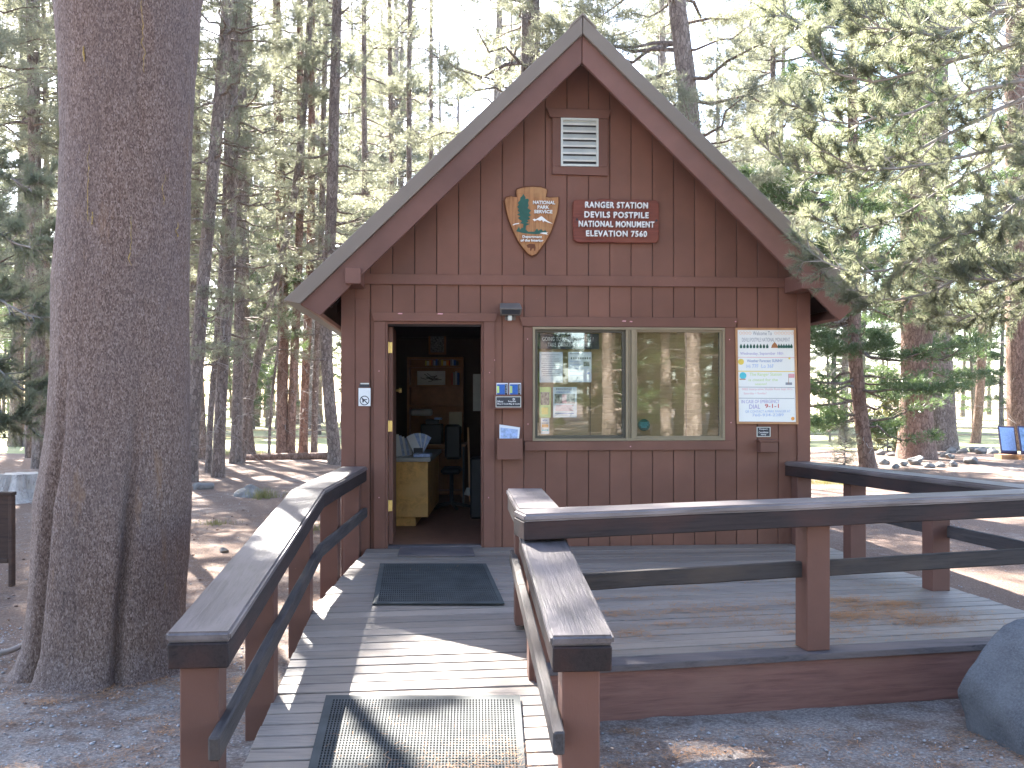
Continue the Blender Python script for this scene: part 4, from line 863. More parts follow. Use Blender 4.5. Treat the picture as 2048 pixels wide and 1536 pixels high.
# ---- mats
def ramp_pt(px, py):   # point on the ramp plane under a photo pixel
    dv = Vector(((px - 1024) / F_PX, 1, (HZ - py) / F_PX)); sl_ = (DECK + 0.035) / (yTL - 2.3)
    t = (CZ - DECK + sl_ * yTL) / (sl_ - dv.z); return Vector((dv.x * t, t, CZ + dv.z * t))
def deck_pt(px, py): dd = (CZ - DECK) * F_PX / (py - HZ); return Vector((X_(px, dd), dd, DECK))
def rubber_mat(label, c, z_off, nu, nv, nub=True):
    """c: four corners bl, br, tr, tl"""
    cen = sum(c, Vector()) / 4; o = thing('door_mat', label, 'mat', cen)
    up = Vector((0, 0, 1)); U = lambda s, t, h: (c[0].lerp(c[1], s)).lerp(c[3].lerp(c[2], s), t) + up * (h + z_off)
    m = MB(); v = [U(0, 0, 0.001), U(1, 0, 0.001), U(1, 1, 0.001), U(0, 1, 0.001), U(0, 0, 0.006), U(1, 0, 0.006), U(1, 1, 0.006), U(0, 1, 0.006)]
    m.add(v, [(3, 2, 1, 0), (4, 5, 6, 7), (0, 1, 5, 4), (1, 2, 6, 5), (2, 3, 7, 6), (3, 0, 4, 7)]); m.build('underlay', M['matdark'], o, Matrix.Identity(4))
    m = MB(); e = 0.035
    for (s0, s1, t0, t1) in ((0, 1, 0, e), (0, 1, 1 - e, 1), (0, e, e, 1 - e), (1 - e, 1, e, 1 - e)):
        v = [U(s0, t0, 0.0065), U(s1, t0, 0.0065), U(s1, t1, 0.0065), U(s0, t1, 0.0065), U(s0, t0, 0.012), U(s1, t0, 0.012), U(s1, t1, 0.012), U(s0, t1, 0.012)]
        m.add(v, [(4, 5, 6, 7), (0, 1, 5, 4), (1, 2, 6, 5), (2, 3, 7, 6), (3, 0, 4, 7)])
    m.build('border', M['mat'], o, Matrix.Identity(4))
    m = MB()
    for i in range(nu):
        s0 = e + (1 - 2 * e) * i / nu; s1 = s0 + (1 - 2 * e) / nu * 0.5
        v = [U(s0, e, 0.0065), U(s1, e, 0.0065), U(s1, 1 - e, 0.0065), U(s0, 1 - e, 0.0065), U(s0, e, 0.0125), U(s1, e, 0.0125), U(s1, 1 - e, 0.0125), U(s0, 1 - e, 0.0125)]
        m.add(v, [(4, 5, 6, 7), (0, 1, 5, 4), (1, 2, 6, 5), (2, 3, 7, 6), (3, 0, 4, 7)])
    for i in range(nv):
        t0 = e + (1 - 2 * e) * i / nv; t1 = t0 + (1 - 2 * e) / nv * 0.42
        v = [U(e, t0, 0.0065), U(1 - e, t0, 0.0065), U(1 - e, t1, 0.0065), U(e, t1, 0.0065), U(e, t0, 0.0108), U(1 - e, t0, 0.0108), U(1 - e, t1, 0.0108), U(e, t1, 0.0108)]
        m.add(v, [(4, 5, 6, 7), (0, 1, 5, 4), (2, 3, 7, 6)])
    r_ = m.build('rubber_grid', M['mat'], o, Matrix.Identity(4)); tag(r_, kind='stuff'); return o
rubber_mat('dark ribbed rubber mat on the landing in front of the doorway', [deck_pt(745, 1211), deck_pt(1009, 1210), deck_pt(972, 1130), deck_pt(760, 1130)], 0.002, 55, 22)
bl, br, tr_, tl = ramp_pt(612, 1560), ramp_pt(1052, 1560), ramp_pt(1040, 1396), ramp_pt(652, 1396)
k_ = 1.9
rubber_mat('large black perforated rubber mat across the lower ramp', [tl + (bl - tl) * k_, tr_ + (br - tr_) * k_, tr_, tl], 0.003, 60, 60)
o = thing('threshold_mat', 'narrow worn strip mat right at the door threshold', 'mat', deck_pt(872, 1104))
c = [deck_pt(795, 1113), deck_pt(950, 1113.5), deck_pt(945, 1097), deck_pt(800, 1097)]
m = MB(); m.add([p + Vector((0, 0, 0.003)) for p in c] + [p + Vector((0, 0, 0.012)) for p in c], [(3, 2, 1, 0), (4, 5, 6, 7), (0, 1, 5, 4), (1, 2, 6, 5), (2, 3, 7, 6), (3, 0, 4, 7)]); m.build('strip', M['nosing'], o, Matrix.Identity(4), bevel=0.002)

# ================================================================== ROCKS, GROUND LITTER
def rock_mesh(name, seed, rx, ry, rz, mat, sub=4, amp=0.25, cut=True):
    bm = bmesh.new(); bmesh.ops.create_icosphere(bm, subdivisions=sub, radius=1); rs = random.Random(seed)
    pl = [(Vector((rs.uniform(-1, 1), rs.uniform(-1, 1), rs.uniform(-0.6, 1))).normalized(), rs.uniform(0.58, 0.88)) for _ in range(13)] if cut else []
    for v in bm.verts:
        p = v.co.copy()
        for nn, dd in pl:
            s_ = p.dot(nn)
            if s_ > dd: p -= nn * (s_ - dd) * 0.97
        k = 1 + amp * noise.noise(p * 1.3 + Vector((seed, 0, 0))) + amp * 0.3 * noise.noise(p * 4 + Vector((seed, 3, 0))) + amp * 0.06 * noise.noise(p * 14)
        p *= k; v.co = Vector((p.x * rx, p.y * ry, p.z * rz))
    me = bpy.data.meshes.new(name); bm.to_mesh(me); bm.free(); me.materials.append(mat)
    me.polygons.foreach_set('use_smooth', [True] * len(me.polygons)); return me
o = ob('boulder', rock_mesh('boulder', 12, 0.66, 0.56, 0.54, M['rock'], 5, 0.10), None, Matrix.Translation((2.86, 5.05, 0.14)) @ Matrix.Rotation(0.3, 4, 'Y'))
tag(o, 'large rounded grey boulder at the front corner of the deck', 'boulder')
rocks = [rock_mesh('rock', 20 + k, 0.24, 0.18, 0.15, M['rock2'], 3, 0.25) for k in range(5)]
for r__ in rocks: r__.polygons.foreach_set('use_smooth', [False] * len(r__.polygons))
rs = random.Random(3)
ORD = ['first', 'second', 'third', 'fourth', 'fifth', 'sixth', 'seventh', 'eighth', 'ninth', 'tenth', 'eleventh', 'twelfth', 'thirteenth']
RK = [(1726, 936, 1.0), (1745, 931, 1.1), (1768, 928, 1.2), (1790, 934, 0.9), (1808, 930, 1.1), (1832, 928, 1.8), (1858, 932, 1.1), (1880, 931, 1.2), (1905, 930, 1.2), (1940, 925, 1.7),
      (1760, 905, 1.3), (1785, 908, 1.1), (1903, 900, 1.5), (1925, 903, 1.3), (1950, 897, 1.9), (1962, 904, 1.7), (1975, 899, 1.5), (1985, 902, 1.6), (1890, 912, 1.2), (1878, 908, 1.0), (1900, 915, 1.2),
      (1745, 893, 1.2), (1935, 885, 1.2)]
for k, (px, py, s_) in enumerate(RK):
    d = (CZ + 0.05) * F_PX / (py - HZ); o = ob('rock', rocks[k % 5], None, Matrix.Translation((X_(px, d), d, gz(X_(px, d), d) + 0.04 * s_)) @ Matrix.Rotation(rs.uniform(0, 6), 4, 'Z') @ Matrix.Scale(s_ * 0.58, 4))
    row = 'front' if py > 920 else ('rear' if py < 910 else 'middle')
    sz = 'large' if s_ > 1.45 else 'small'; same = sorted(q[0] for q in RK if ('front' if q[1] > 920 else ('rear' if q[1] < 910 else 'middle')) == row)
    tag(o, f'{sz} pale edging rock, {ORD[same.index(px)]} from the left in the {row} row by the right-hand trees', 'rock', 'edging rocks around the right-hand trees')
for k, (px, py, s_, lab) in enumerate([(500, 990, 1.25, 'flat pale rock beside a grass clump left of the ramp'), (448, 1106, 0.25, 'tiny pale stone on the brown ground left of the railing'), (405, 975, 0.9, 'low grey rock at the foot of the grey-trunked pine')]):
    d = (CZ + 0.05) * F_PX / (py - HZ); o = ob('rock', rocks[(k + 2) % 5], None, Matrix.Translation((X_(px, d), d, gz(X_(px, d), d) + 0.02)) @ Matrix.Scale(s_, 4)); tag(o, lab, 'rock')
# stump
d = 16.4; sx_ = X_(45, d)
st = thing('tree_stump', 'weathered grey stump with splayed roots at the left edge', 'stump', (sx_, d, -0.05))
bm = MB(); K = 90; prof = [(0.0, 0.66), (0.06, 0.50), (0.20, 0.38), (0.44, 0.31)]; v = []
for (z, r_) in prof:
    for i in range(K):
        a = 2 * math.pi * i / K; fl_ = 1 + 0.38 * max(0, math.cos(5 * a + 1)) * (1 - z / 0.45) + 0.14 * math.sin(9 * a + z * 3) + 0.03 * math.sin(23 * a); v.append((r_ * fl_ * math.cos(a), r_ * fl_ * math.sin(a), z))
f = [(j * K + i, j * K + (i + 1) % K, (j + 1) * K + (i + 1) % K, (j + 1) * K + i) for j in range(3) for i in range(K)]
f.append(tuple(3 * K + i for i in range(K))); bm.add(v, f); bm.build('stump_wood', M['stumpwood'], st, Matrix.Translation((sx_, d, -0.06)), smooth=False)

# ---- scattered needles and grit (stuff)
def np_mesh(name, V, Fq, mat, mi=None):
    me = bpy.data.meshes.new(name); nv = len(V); k = Fq.shape[1]; nf = len(Fq)
    me.vertices.add(nv); me.vertices.foreach_set('co', V.astype(np.float32).ravel())
    me.loops.add(nf * k); me.loops.foreach_set('vertex_index', Fq.astype(np.int32).ravel())
    me.polygons.add(nf); me.polygons.foreach_set('loop_start', np.arange(0, nf * k, k, dtype=np.int32))
    try: me.polygons.foreach_set('loop_total', np.full(nf, k, dtype=np.int32))
    except Exception: pass
    for m_ in (mat if isinstance(mat, list) else [mat]): me.materials.append(m_)
    if mi is not None: me.polygons.foreach_set('material_index', mi.astype(np.int32))
    me.update(calc_edges=True); return me
rg = np.random.default_rng(11)
def needles_on(name, pts, zfun, length, width, label):
    n_ = len(pts); a = rg.uniform(0, 2 * np.pi, n_); L = length * rg.uniform(0.6, 1.2, n_)
    dx, dy = np.cos(a) * L / 2, np.sin(a) * L / 2; wx, wy_ = -np.sin(a) * width / 2, np.cos(a) * width / 2
    z = np.array([zfun(x, y) for x, y in pts]) + rg.uniform(0.002, 0.010, n_); lift = rg.uniform(0, 0.010, n_)
    V = np.stack([np.stack([pts[:, 0] - dx + wx, pts[:, 1] - dy + wy_, z], 1), np.stack([pts[:, 0] - dx - wx, pts[:, 1] - dy - wy_, z], 1), np.stack([pts[:, 0] + dx, pts[:, 1] + dy, z + lift], 1)], 1).reshape(-1, 3)
    Fq = np.arange(n_ * 3).reshape(-1, 3); o = ob(name, np_mesh(name, V, Fq, M['needle_dead'])); tag(o, label, 'pine needles', None, 'stuff'); return o
def clump_pts(n_cl, per, x0, x1, y0, y1, s):
    c = np.stack([rg.uniform(x0, x1, n_cl), rg.uniform(y0, y1, n_cl)], 1); p = c[:, None, :] + rg.normal(0, 1, (n_cl, per, 2)) * (np.array([s * 1.6, s * 0.8]) * rg.uniform(0.4, 1.4, (n_cl, 1, 1))); return p.reshape(-1, 2)
dp = np.concatenate([clump_pts(30, 70, 0.35, 3.0, 5.5, 7.6, 0.08), clump_pts(12, 260, 1.3, 2.9, 6.0, 6.9, 0.11), clump_pts(40, 20, -1.1, 2.9, 5.4, 9.1, 0.25)])
okm = (dp[:, 0] > 0.15) & (dp[:, 0] < 3.2) & (dp[:, 1] > 5.3 + dp[:, 0] * 0.2) & (dp[:, 1] < 9.1) | ((dp[:, 0] > -1.25) & (dp[:, 1] > 6.95) & (dp[:, 1] < 9.1) & (dp[:, 0] < 3))
needles_on('deck_needles', dp[okm], lambda x, y: DECK + 0.002, 0.06, 0.0048, 'scattered orange pine needles lying on the deck boards')
rp = np.concatenate([clump_pts(24, 32, -0.8, 0.3, 2.9, 4.7, 0.14), clump_pts(6, 50, -0.25, 0.2, 3.6, 4.7, 0.10)])
okm = (rp[:, 0] > -1.0) & (rp[:, 0] < 0.12) & (rp[:, 1] > 2.5) & (rp[:, 1] < 5.2)
needles_on('ramp_needles', rp[okm], lambda x, y: lerp(DECK, -0.035, (yTL - y) / (yTL - 2.3)) + 0.014, 0.055, 0.0022, 'pine needles strewn over the lower ramp mat')
gp = np.concatenate([clump_pts(420, 70, -4.5, 3.6, 2.3, 6.0, 0.09), np.stack([rg.uniform(-5, 4, 6000), rg.uniform(2.3, 7, 6000)], 1), np.stack([rg.uniform(-7, -1.4, 5000), rg.uniform(6, 14, 5000)], 1), clump_pts(120, 40, -7, -1.6, 6, 12, 0.15)])
inr = (gp[:, 0] > -1.35) & (gp[:, 0] < 0.2) | ((gp[:, 1] > 5.1) & (gp[:, 0] > 0) & (gp[:, 0] < 3.6)); gp = gp[~inr]
needles_on('ground_needles', gp, lambda x, y: gz(x, y) + 0.008, 0.055, 0.0032, 'brown fallen pine needles scattered on the gritty ground')
def pebbles(name, pts, smin, smax, label, mat):
    n_ = len(pts); base = np.array([[1, 0, 0], [-1, 0, 0], [0, 1, 0], [0, -1, 0], [0, 0, 1], [0, 0, -1]], float); F8 = np.array([[0, 2, 4], [2, 1, 4], [1, 3, 4], [3, 0, 4], [2, 0, 5], [1, 2, 5], [3, 1, 5], [0, 3, 5]])
    s_ = smin + (smax - smin) * rg.uniform(0, 1, n_) ** 3; z = np.array([gz(x, y) for x, y in pts])
    jit = base[None] * rg.uniform(0.6, 1.3, (n_, 6, 1)); V = jit * s_[:, None, None] * np.array([1, 1, 0.6]) + np.stack([pts[:, 0], pts[:, 1], z + s_ * 0.3], 1)[:, None, :]
    Fq = (F8[None] + (np.arange(n_) * 6)[:, None, None]).reshape(-1, 3); o = ob(name, np_mesh(name, V.reshape(-1, 3), Fq, mat)); tag(o, label, 'gravel', None, 'stuff')
pp = np.concatenate([np.stack([rg.uniform(-5, 4, 26000), 2.4 + 5 * rg.uniform(0, 1, 26000) ** 1.3], 1), np.stack([rg.uniform(-8, 6, 5000), rg.uniform(6, 18, 5000)], 1)])
inr = (pp[:, 0] > -1.3) & (pp[:, 0] < 0.2) & (pp[:, 1] < 9.2) | ((pp[:, 1] > 5.1) & (pp[:, 1] < 15) & (pp[:, 0] > -1.6) & (pp[:, 0] < 3.6)); pp = pp[~inr]
pebbles('gravel', pp, 0.003, 0.014, 'pale grit and small pebbles on the ground around the ramp', M['stone_dust'])
cp = np.stack([rg.uniform(-5.5, -1.7, 160), rg.uniform(5.5, 15, 160)], 1)
pebbles('pine_cones', cp, 0.015, 0.032, 'dark fallen pine cones and bark bits left of the ramp', M['bark_red'])
# grass clumps
def grass(px, py, r_, n_, h, label):
    d = (CZ + 0.05) * F_PX / (py - HZ); x = X_(px, d); a = rg.uniform(0, 6.283, n_); rr = r_ * rg.uniform(0, 1, n_) * (1 + 0.5 * np.sin(3 * a)); bx, by = x + rr * np.cos(a), d + rr * np.sin(a) * 0.6
    z = gz(x, d); t = rg.uniform(0, 6.283, n_); H = h * rg.uniform(0.5, 1.1, n_); w_ = 0.004
    V = np.stack([np.stack([bx - w_, by, np.full(n_, z - 0.01)], 1), np.stack([bx + w_, by, np.full(n_, z - 0.01)], 1), np.stack([bx + np.cos(t) * H * 0.4, by + np.sin(t) * H * 0.4, z + H], 1)], 1).reshape(-1, 3)
    o = ob('grass_clump', np_mesh('grass_clump', V, np.arange(n_ * 3).reshape(-1, 3), M['grass'])); tag(o, label, 'grass', None, 'stuff')
grass(528, 993, 0.34, 170, 0.20, 'green grass clump beside the flat pale rock'); grass(432, 1048, 0.3, 90, 0.08, 'thin yellow-green grass patch near the pine trunk'); grass(645, 1060, 0.4, 160, 0.16, 'grass seen between the ramp railing posts')
grass(1650, 965, 0.8, 350, 0.12, 'grass strip behind the deck railing by the hut corner'); grass(480, 905, 1.6, 500, 0.3, 'grass at the base of the middle pines')

# ================================================================== TREES
def mb_np(V, Fl):  # helper arrays
    return np.array(V, float), Fl
def curve_pt(pts, t):
    """pts Nx3 numpy, t array 0..1"""
    n_ = len(pts) - 1; s_ = np.clip(t, 0, 1) * n_; i = np.minimum(s_.astype(int), n_ - 1); f_ = (s_ - i)[:, None]; return pts[i] * (1 - f_) + pts[i + 1] * f_
def trunk_obj(parent, pts, rad, mat, k=14, seed=0, flare=0.35):
    """smooth noisy trunk through pts (numpy)"""
    N_ = 40; t = np.linspace(0, 1, N_); c = curve_pt(pts, t); r0 = np.interp(t, np.linspace(0, 1, len(rad)), rad); h = c[:, 2] - c[0, 2]
    V = []; F_ = []
    for i in range(N_):
        for j in range(k):
            a = 2 * math.pi * j / k; r_ = r0[i] * (1 + flare * math.exp(-max(0, h[i]) / (1.8 * r0[0] + 0.05)) * (0.75 + 0.35 * math.cos(4 * a + seed)))
            r_ *= 1 + 0.07 * noise.noise(Vector((math.cos(a) * 1.5, math.sin(a) * 1.5, h[i] * 0.8 + seed)))
            V.append((c[i, 0] + r_ * math.cos(a), c[i, 1] + r_ * math.sin(a), c[i, 2]))
    for i in range(N_ - 1):
        for j in range(k): F_.append((i * k + j, i * k + (j + 1) % k, (i + 1) * k + (j + 1) % k, (i + 1) * k + j))
    F_.append(tuple((N_ - 1) * k + j for j in range(k)))
    me = mesh_from('trunk', V, F_, mat, True); return ob('trunk', me, parent, Matrix.Identity(4) if parent is None or parent.get('category') else wm(parent))
def tubes_np(P0, k=3):
    """P0: (nb, m, 3) polylines with radii R0 (nb,m) -> V,F"""
    C, Rr = P0; nb, m_, _ = C.shape; D = np.gradient(C, axis=1); D /= np.linalg.norm(D, axis=2, keepdims=True) + 1e-9
    ref = np.zeros_like(D); ref[..., 2] = 1; A = np.cross(D, ref); nn = np.linalg.norm(A, axis=2, keepdims=True); A = np.where(nn > 1e-3, A / (nn + 1e-9), np.array([1., 0, 0])); B = np.cross(D, A)
    ang = np.arange(k) * 2 * np.pi / k; V = C[:, :, None, :] + (A[:, :, None, :] * np.cos(ang)[None, None, :, None] + B[:, :, None, :] * np.sin(ang)[None, None, :, None]) * Rr[:, :, None, None]
    idx = np.arange(nb * m_ * k).reshape(nb, m_, k); a = idx[:, :-1, :]; b = idx[:, 1:, :]; a2 = np.roll(a, -1, 2); b2 = np.roll(b, -1, 2)
    q1 = np.stack([a, a2, b2], -1).reshape(-1, 3); q2 = np.stack([a, b2, b], -1).reshape(-1, 3)
    return V.reshape(-1, 3), np.concatenate([q1, q2])
def crown_mesh(pts, r, seed, cb, nb, Lmax, tufts, nl=0.11, nw=0.012, kk=7, leaf='leaf', dead=40, zmax=None, low_sparse=0.4, up=0.25, frag=None):
    """pts: trunk curve numpy; cb: lowest branch height above base; tufts: number"""
    g = np.random.default_rng(seed); H = pts[-1, 2] - pts[0, 2]
    hb = cb + (H - cb) * g.uniform(0, 1, nb) ** 0.95; hb = np.sort(hb); tt = hb / H; base = curve_pt(pts, tt)
    rel = (hb - cb) / (H - cb); L = Lmax * np.clip((0.55 + 0.9 * rel) * (rel < 0.3) + (1.05 - rel * 0.85) * (rel >= 0.3), 0.12, 1.1) * g.uniform(0.55, 1.15, nb)
    az = g.uniform(0, 2 * np.pi, nb); dr = np.stack([np.cos(az), np.sin(az)], 1); sl_ = -0.28 + 0.75 * rel + g.normal(0, 0.12, nb)
    m_ = 6; s_ = np.linspace(0, 1, m_)[None, :, None]
    C = base[:, None, :] + np.concatenate([dr[:, None, :] * L[:, None, None] * s_, (sl_[:, None, None] * L[:, None, None] * s_ + up * L[:, None, None] * s_ ** 2.2)], 2)
    C[:, 1:-1, :] += g.normal(0, 0.035, (nb, m_ - 2, 3)) * L[:, None, None]
    R_b = (0.012 + 0.014 * L)[:, None] * (1.05 - np.linspace(0, 1, m_))[None, :]
    Vb, Fb = tubes_np((C, R_b), 3)
    # dead thin twigs on the lower trunk
    if dead:
        hd = g.uniform(0.08 * H * 0.4, cb + (H - cb) * 0.35, dead); bd = curve_pt(pts, hd / H); ad = g.uniform(0, 6.283, dead); Ld = g.uniform(0.3, 1.5, dead) * Lmax / 2.2
        dd = np.stack([np.cos(ad), np.sin(ad)], 1); C2 = bd[:, None, :] + np.concatenate([dd[:, None, :] * Ld[:, None, None] * s_, (g.normal(-0.15, 0.3, dead)[:, None, None] * Ld[:, None, None] * s_ + g.normal(0, 0.3, dead)[:, None, None] * Ld[:, None, None] * s_ ** 2)], 2)
        C2[:, 1:, :] += g.normal(0, 0.05, (dead, m_ - 1, 3)) * Ld[:, None, None]
        Vd, Fd = tubes_np((C2, np.full((dead, m_), 0.007) * (1.2 - np.linspace(0, 1, m_))[None, :]), 3)
    pw = L * (low_sparse + (1 - low_sparse) * np.clip(rel * 3, 0, 1)) * g.uniform(0.2, 1.6, nb); bi = g.choice(nb, tufts, p=pw / pw.sum())
    t = 0.25 + 0.78 * g.uniform(0, 1, tufts) ** 0.75; t_ = np.clip(t, 0, 1) * (m_ - 1); ii = np.minimum(t_.astype(int), m_ - 2); fr = (t_ - ii)[:, None]
    # side shoots cluster: quantise along the branch
    side = g.integers(-3, 4, tufts) / 3.0 * (0.30 - 0.18 * t) * L[bi] * g.uniform(0.6, 1.1, tufts)
    c = C[bi, ii] * (1 - fr) + C[bi, ii + 1] * fr
    perp = np.stack([-dr[bi, 1], dr[bi, 0], np.zeros(tufts)], 1)
    c = c + perp * side[:, None] + np.concatenate([dr[bi] * (np.abs(side)[:, None] * 0.6), (g.normal(0.02, 0.05, tufts))[:, None]], 1) + g.normal(0, 0.045, (tufts, 3))
    fd = np.concatenate([dr[bi] * 0.7, np.full((tufts, 1), 0.45)], 1) + perp * np.sign(side)[:, None] * 0.6
    nd = fd[:, None, :] + g.normal(0, 0.8, (tufts, kk, 3)); nd /= np.linalg.norm(nd, axis=2, keepdims=True)
    ln = nl * g.uniform(0.6, 1.2, (tufts, kk, 1)); wv = np.cross(nd, g.normal(0, 1, (tufts, kk, 3))); wv /= np.linalg.norm(wv, axis=2, keepdims=True) + 1e-9
    b0 = c[:, None, :] + g.normal(0, 0.02, (tufts, kk, 3)); V = np.stack([b0 + wv * nw / 2, b0 - wv * nw / 2, b0 + nd * ln], 2).reshape(-1, 3)
    Fl = np.arange(len(V)).reshape(-1, 3)
    parts = [(Vb, Fb, 0)] + ([(Vd, Fd, 1)] if dead else []) + [(V, Fl, 2)]
    off = 0; VV = []; FF = []; MI = []
    for v_, f_, mi in parts: VV.append(v_); FF.append(f_ + off); MI.append(np.full(len(f_), mi)); off += len(v_)
    return np_mesh('crown', np.concatenate(VV), np.concatenate(FF), [M['bark'], M['twig'], M[leaf]], np.concatenate(MI))
def tree(name, label, px, py, wpx, path, H, cb, nb, Lmax, tufts, seed, d=None, bark='bark', leaf='leaf', group='pines around the hut', nl=0.11, dead=40, k=14, nw=0.012, **kw):
    """base at photo pixel (px,py); path = further (px,py) points of the trunk axis in the plane at that depth"""
    if d is None:
        d = (CZ + 0.05) * F_PX / (py - HZ)
    if px < 700 and d < 30 and cb < 7: cb = max(1.9, cb * 0.75)
    x = X_(px, d); z0 = gz(x, d) - 0.08
    P_ = [Vector((x, d, z0))]
    for (a, b) in path: P_.append(Vector((X_(a, d), d + 0.1 * len(P_), Z_(b, d))))
    last = P_[-1]; dirv = (P_[-1] - P_[-2]) if len(P_) > 1 else Vector((0, 0, 1)); dirv = Vector((dirv.x * 0.6, dirv.y, dirv.z)).normalized()
    while P_[-1].z < H: P_.append(P_[-1] + Vector((dirv.x, 0.0, dirv.z)) * 2.2 + Vector((random.uniform(-.06, .06), random.uniform(-.06, .06), 0))); dirv = Vector((dirv.x * 0.7, 0, 1)).normalized()
    # resample evenly in arc length
    A = np.array([tuple(p) for p in P_]); sgl = np.r_[0, np.cumsum(np.linalg.norm(np.diff(A, axis=0), axis=1))]; u = np.linspace(0, sgl[-1], 24); A = np.stack([np.interp(u, sgl, A[:, q]) for q in range(3)], 1)
    for _ in range(2): A[1:-1] = 0.25 * A[:-2] + 0.5 * A[1:-1] + 0.25 * A[2:]
    r0 = wpx * d / F_PX / 2
    o = thing(name, label, 'tree', (x, d, z0), group)
    trunk_obj(o, A, [r0, r0 * 0.96, r0 * 0.9, r0 * 0.75, r0 * 0.5, r0 * 0.15], M[bark], k, seed)
    me = crown_mesh(A, r0, seed, cb, nb, Lmax, tufts, nl, nw, leaf=leaf, dead=dead, **kw); ob('crown', me, o, Matrix.Identity(4)); return o

# --- the big near trunk
big = thing('large_pine_tree', 'massive near pine trunk with grey-brown scaly bark left of the ramp', 'tree', (-2.45, 6.28, -0.05), 'pines around the hut')
prof = [(-60, 105, 408), (0, 115, 395), (150, 125, 385), (300, 128, 378), (430, 123, 376), (560, 113, 375), (700, 112, 375), (850, 104, 376), (940, 92, 377), (1000, 80, 378), (1100, 76, 374), (1200, 70, 366), (1280, 62, 368), (1320, 48, 378), (1350, 28, 396), (1375, -10, 430)]
dT = 6.28; zz = np.array([Z_(p[0], dT) for p in prof][::-1]); cc_ = np.array([X_((p[1] + p[2]) / 2, dT) for p in prof][::-1]); rr_ = np.array([(p[2] - p[1]) / 2 * dT / F_PX * 0.985 for p in prof][::-1])
K, NZ = 300, 520; V = []; zs_ = np.r_[np.linspace(-0.22, 4.8, NZ), np.linspace(5.2, 22, 24)]
def crease(a, a0, wdt): x = (a - a0 + math.pi) % (2 * math.pi) - math.pi; return math.exp(-(x / wdt) ** 2)
for z in zs_:
    if z <= 4.4: r_ = np.interp(z, zz, rr_); cx = np.interp(z, zz, cc_)
    else: r_ = lerp(rr_[-1], 0.06, (z - 4.4) / 17.6); cx = cc_[-1] + 0.02 * (z - 4.4)
    fine = z < 4.9
    low = max(0, min(1, (2.0 - z) / 1.2)); 
    for j in range(K):
        a = 2 * math.pi * j / K; ca, sa = math.cos(a), math.sin(a)
        k = 1 + 0.025 * noise.noise(Vector((ca * 1.6, sa * 1.6, z * 0.5)))
        if fine:
            al = -math.pi / 2 - 0.66 + 0.10 * z; a2 = -math.pi / 2 + 0.50 + 0.06 * z
            k -= 0.17 * crease(a, al, 0.09) * low + 0.17 * crease(a, a2, 0.07) * max(0, min(1, (1.7 - z) / 0.9))
            k -= 0.035 * crease(a, -math.pi / 2 + 0.55, 0.09) * max(0, min(1, (z - 2.2) / 1.0)) * (z < 4.6)
            k += 0.022 * noise.noise(Vector((ca * 3.2, sa * 3.2, z * 1.1 + 7)))
            w1 = noise.noise(Vector((ca * 17, sa * 17, z * 9))); w2 = noise.noise(Vector((ca * 40, sa * 40, z * 26)))
            k += 0.009 * w1 + 0.0075 * abs(w2)
            k += 0.07 * max(0, math.cos(5 * a + 0.6)) * math.exp(-max(0, z + 0.1) / 0.16)
        V.append((cx + r_ * k * ca - 0, dT + r_ * k * sa, z))
NN = len(zs_); F_ = [(i * K + j, i * K + (j + 1) % K, (i + 1) * K + (j + 1) % K, (i + 1) * K + j) for i in range(NN - 1) for j in range(K)]
ob('trunk', mesh_from('trunk', V, F_, M['bark_big'], True), big, Matrix.Identity(4))
A = np.stack([np.full(20, -2.42), np.full(20, dT), np.linspace(-0.1, 21, 20)], 1)
ob('crown', crown_mesh(A, 0.4, 77, 6.8, 70, 3.2, 9000, 0.13, 0.012, leaf='leaf', dead=0), big, Matrix.Identity(4))
# resin streaks on the big trunk, each a part
MRES = m_plain('resin', (0.30, 0.20, 0.06), 0.35, 0, 0.6, 60)
for (px, py0, py1) in ((178, 290, 445), (187, 425, 450), (308, 338, 400), (281, 0, 140), (172, 95, 125), (325, 430, 460), (258, 430, 530)):
    rb = MB(); N_ = max(8, (py1 - py0) // 6); pr_ = None; w_ = 0.004 if py1 - py0 > 60 else 0.009; rr0 = random.uniform(0, 9)
    for i in range(N_):
        y = lerp(py0, py1, i / (N_ - 1)); z = Z_(y, 5.9); cx = np.interp(z, zz, cc_); r_ = np.interp(z, zz, rr_)
        xx = X_(px + 5 * noise.noise(Vector((i * 0.35, rr0, 0))), 5.9); s_ = max(-0.95, min(0.95, (xx - cx) / r_)); aa = -math.acos(s_); rr2 = r_ * 1.016
        c_ = Vector((cx + rr2 * math.cos(aa), dT + rr2 * math.sin(aa), z)); ww_ = w_ * (0.15 + 1.1 * abs(noise.noise(Vector((i * 0.8, rr0, 5)))) + 0.3 * random.random()); tv = Vector((-math.sin(aa), math.cos(aa), 0)) * ww_; nv = Vector((math.cos(aa), math.sin(aa), 0)) * ww_ * 0.8
        cur = (c_ - tv, c_ + nv, c_ + tv)
        if pr_: rb.add([pr_[0], pr_[1], pr_[2], cur[2], cur[1], cur[0]], [(0, 1, 4, 5), (1, 2, 3, 4)])
        pr_ = cur
    rb.build('resin_streak', MRES, big, Matrix.Identity(4))

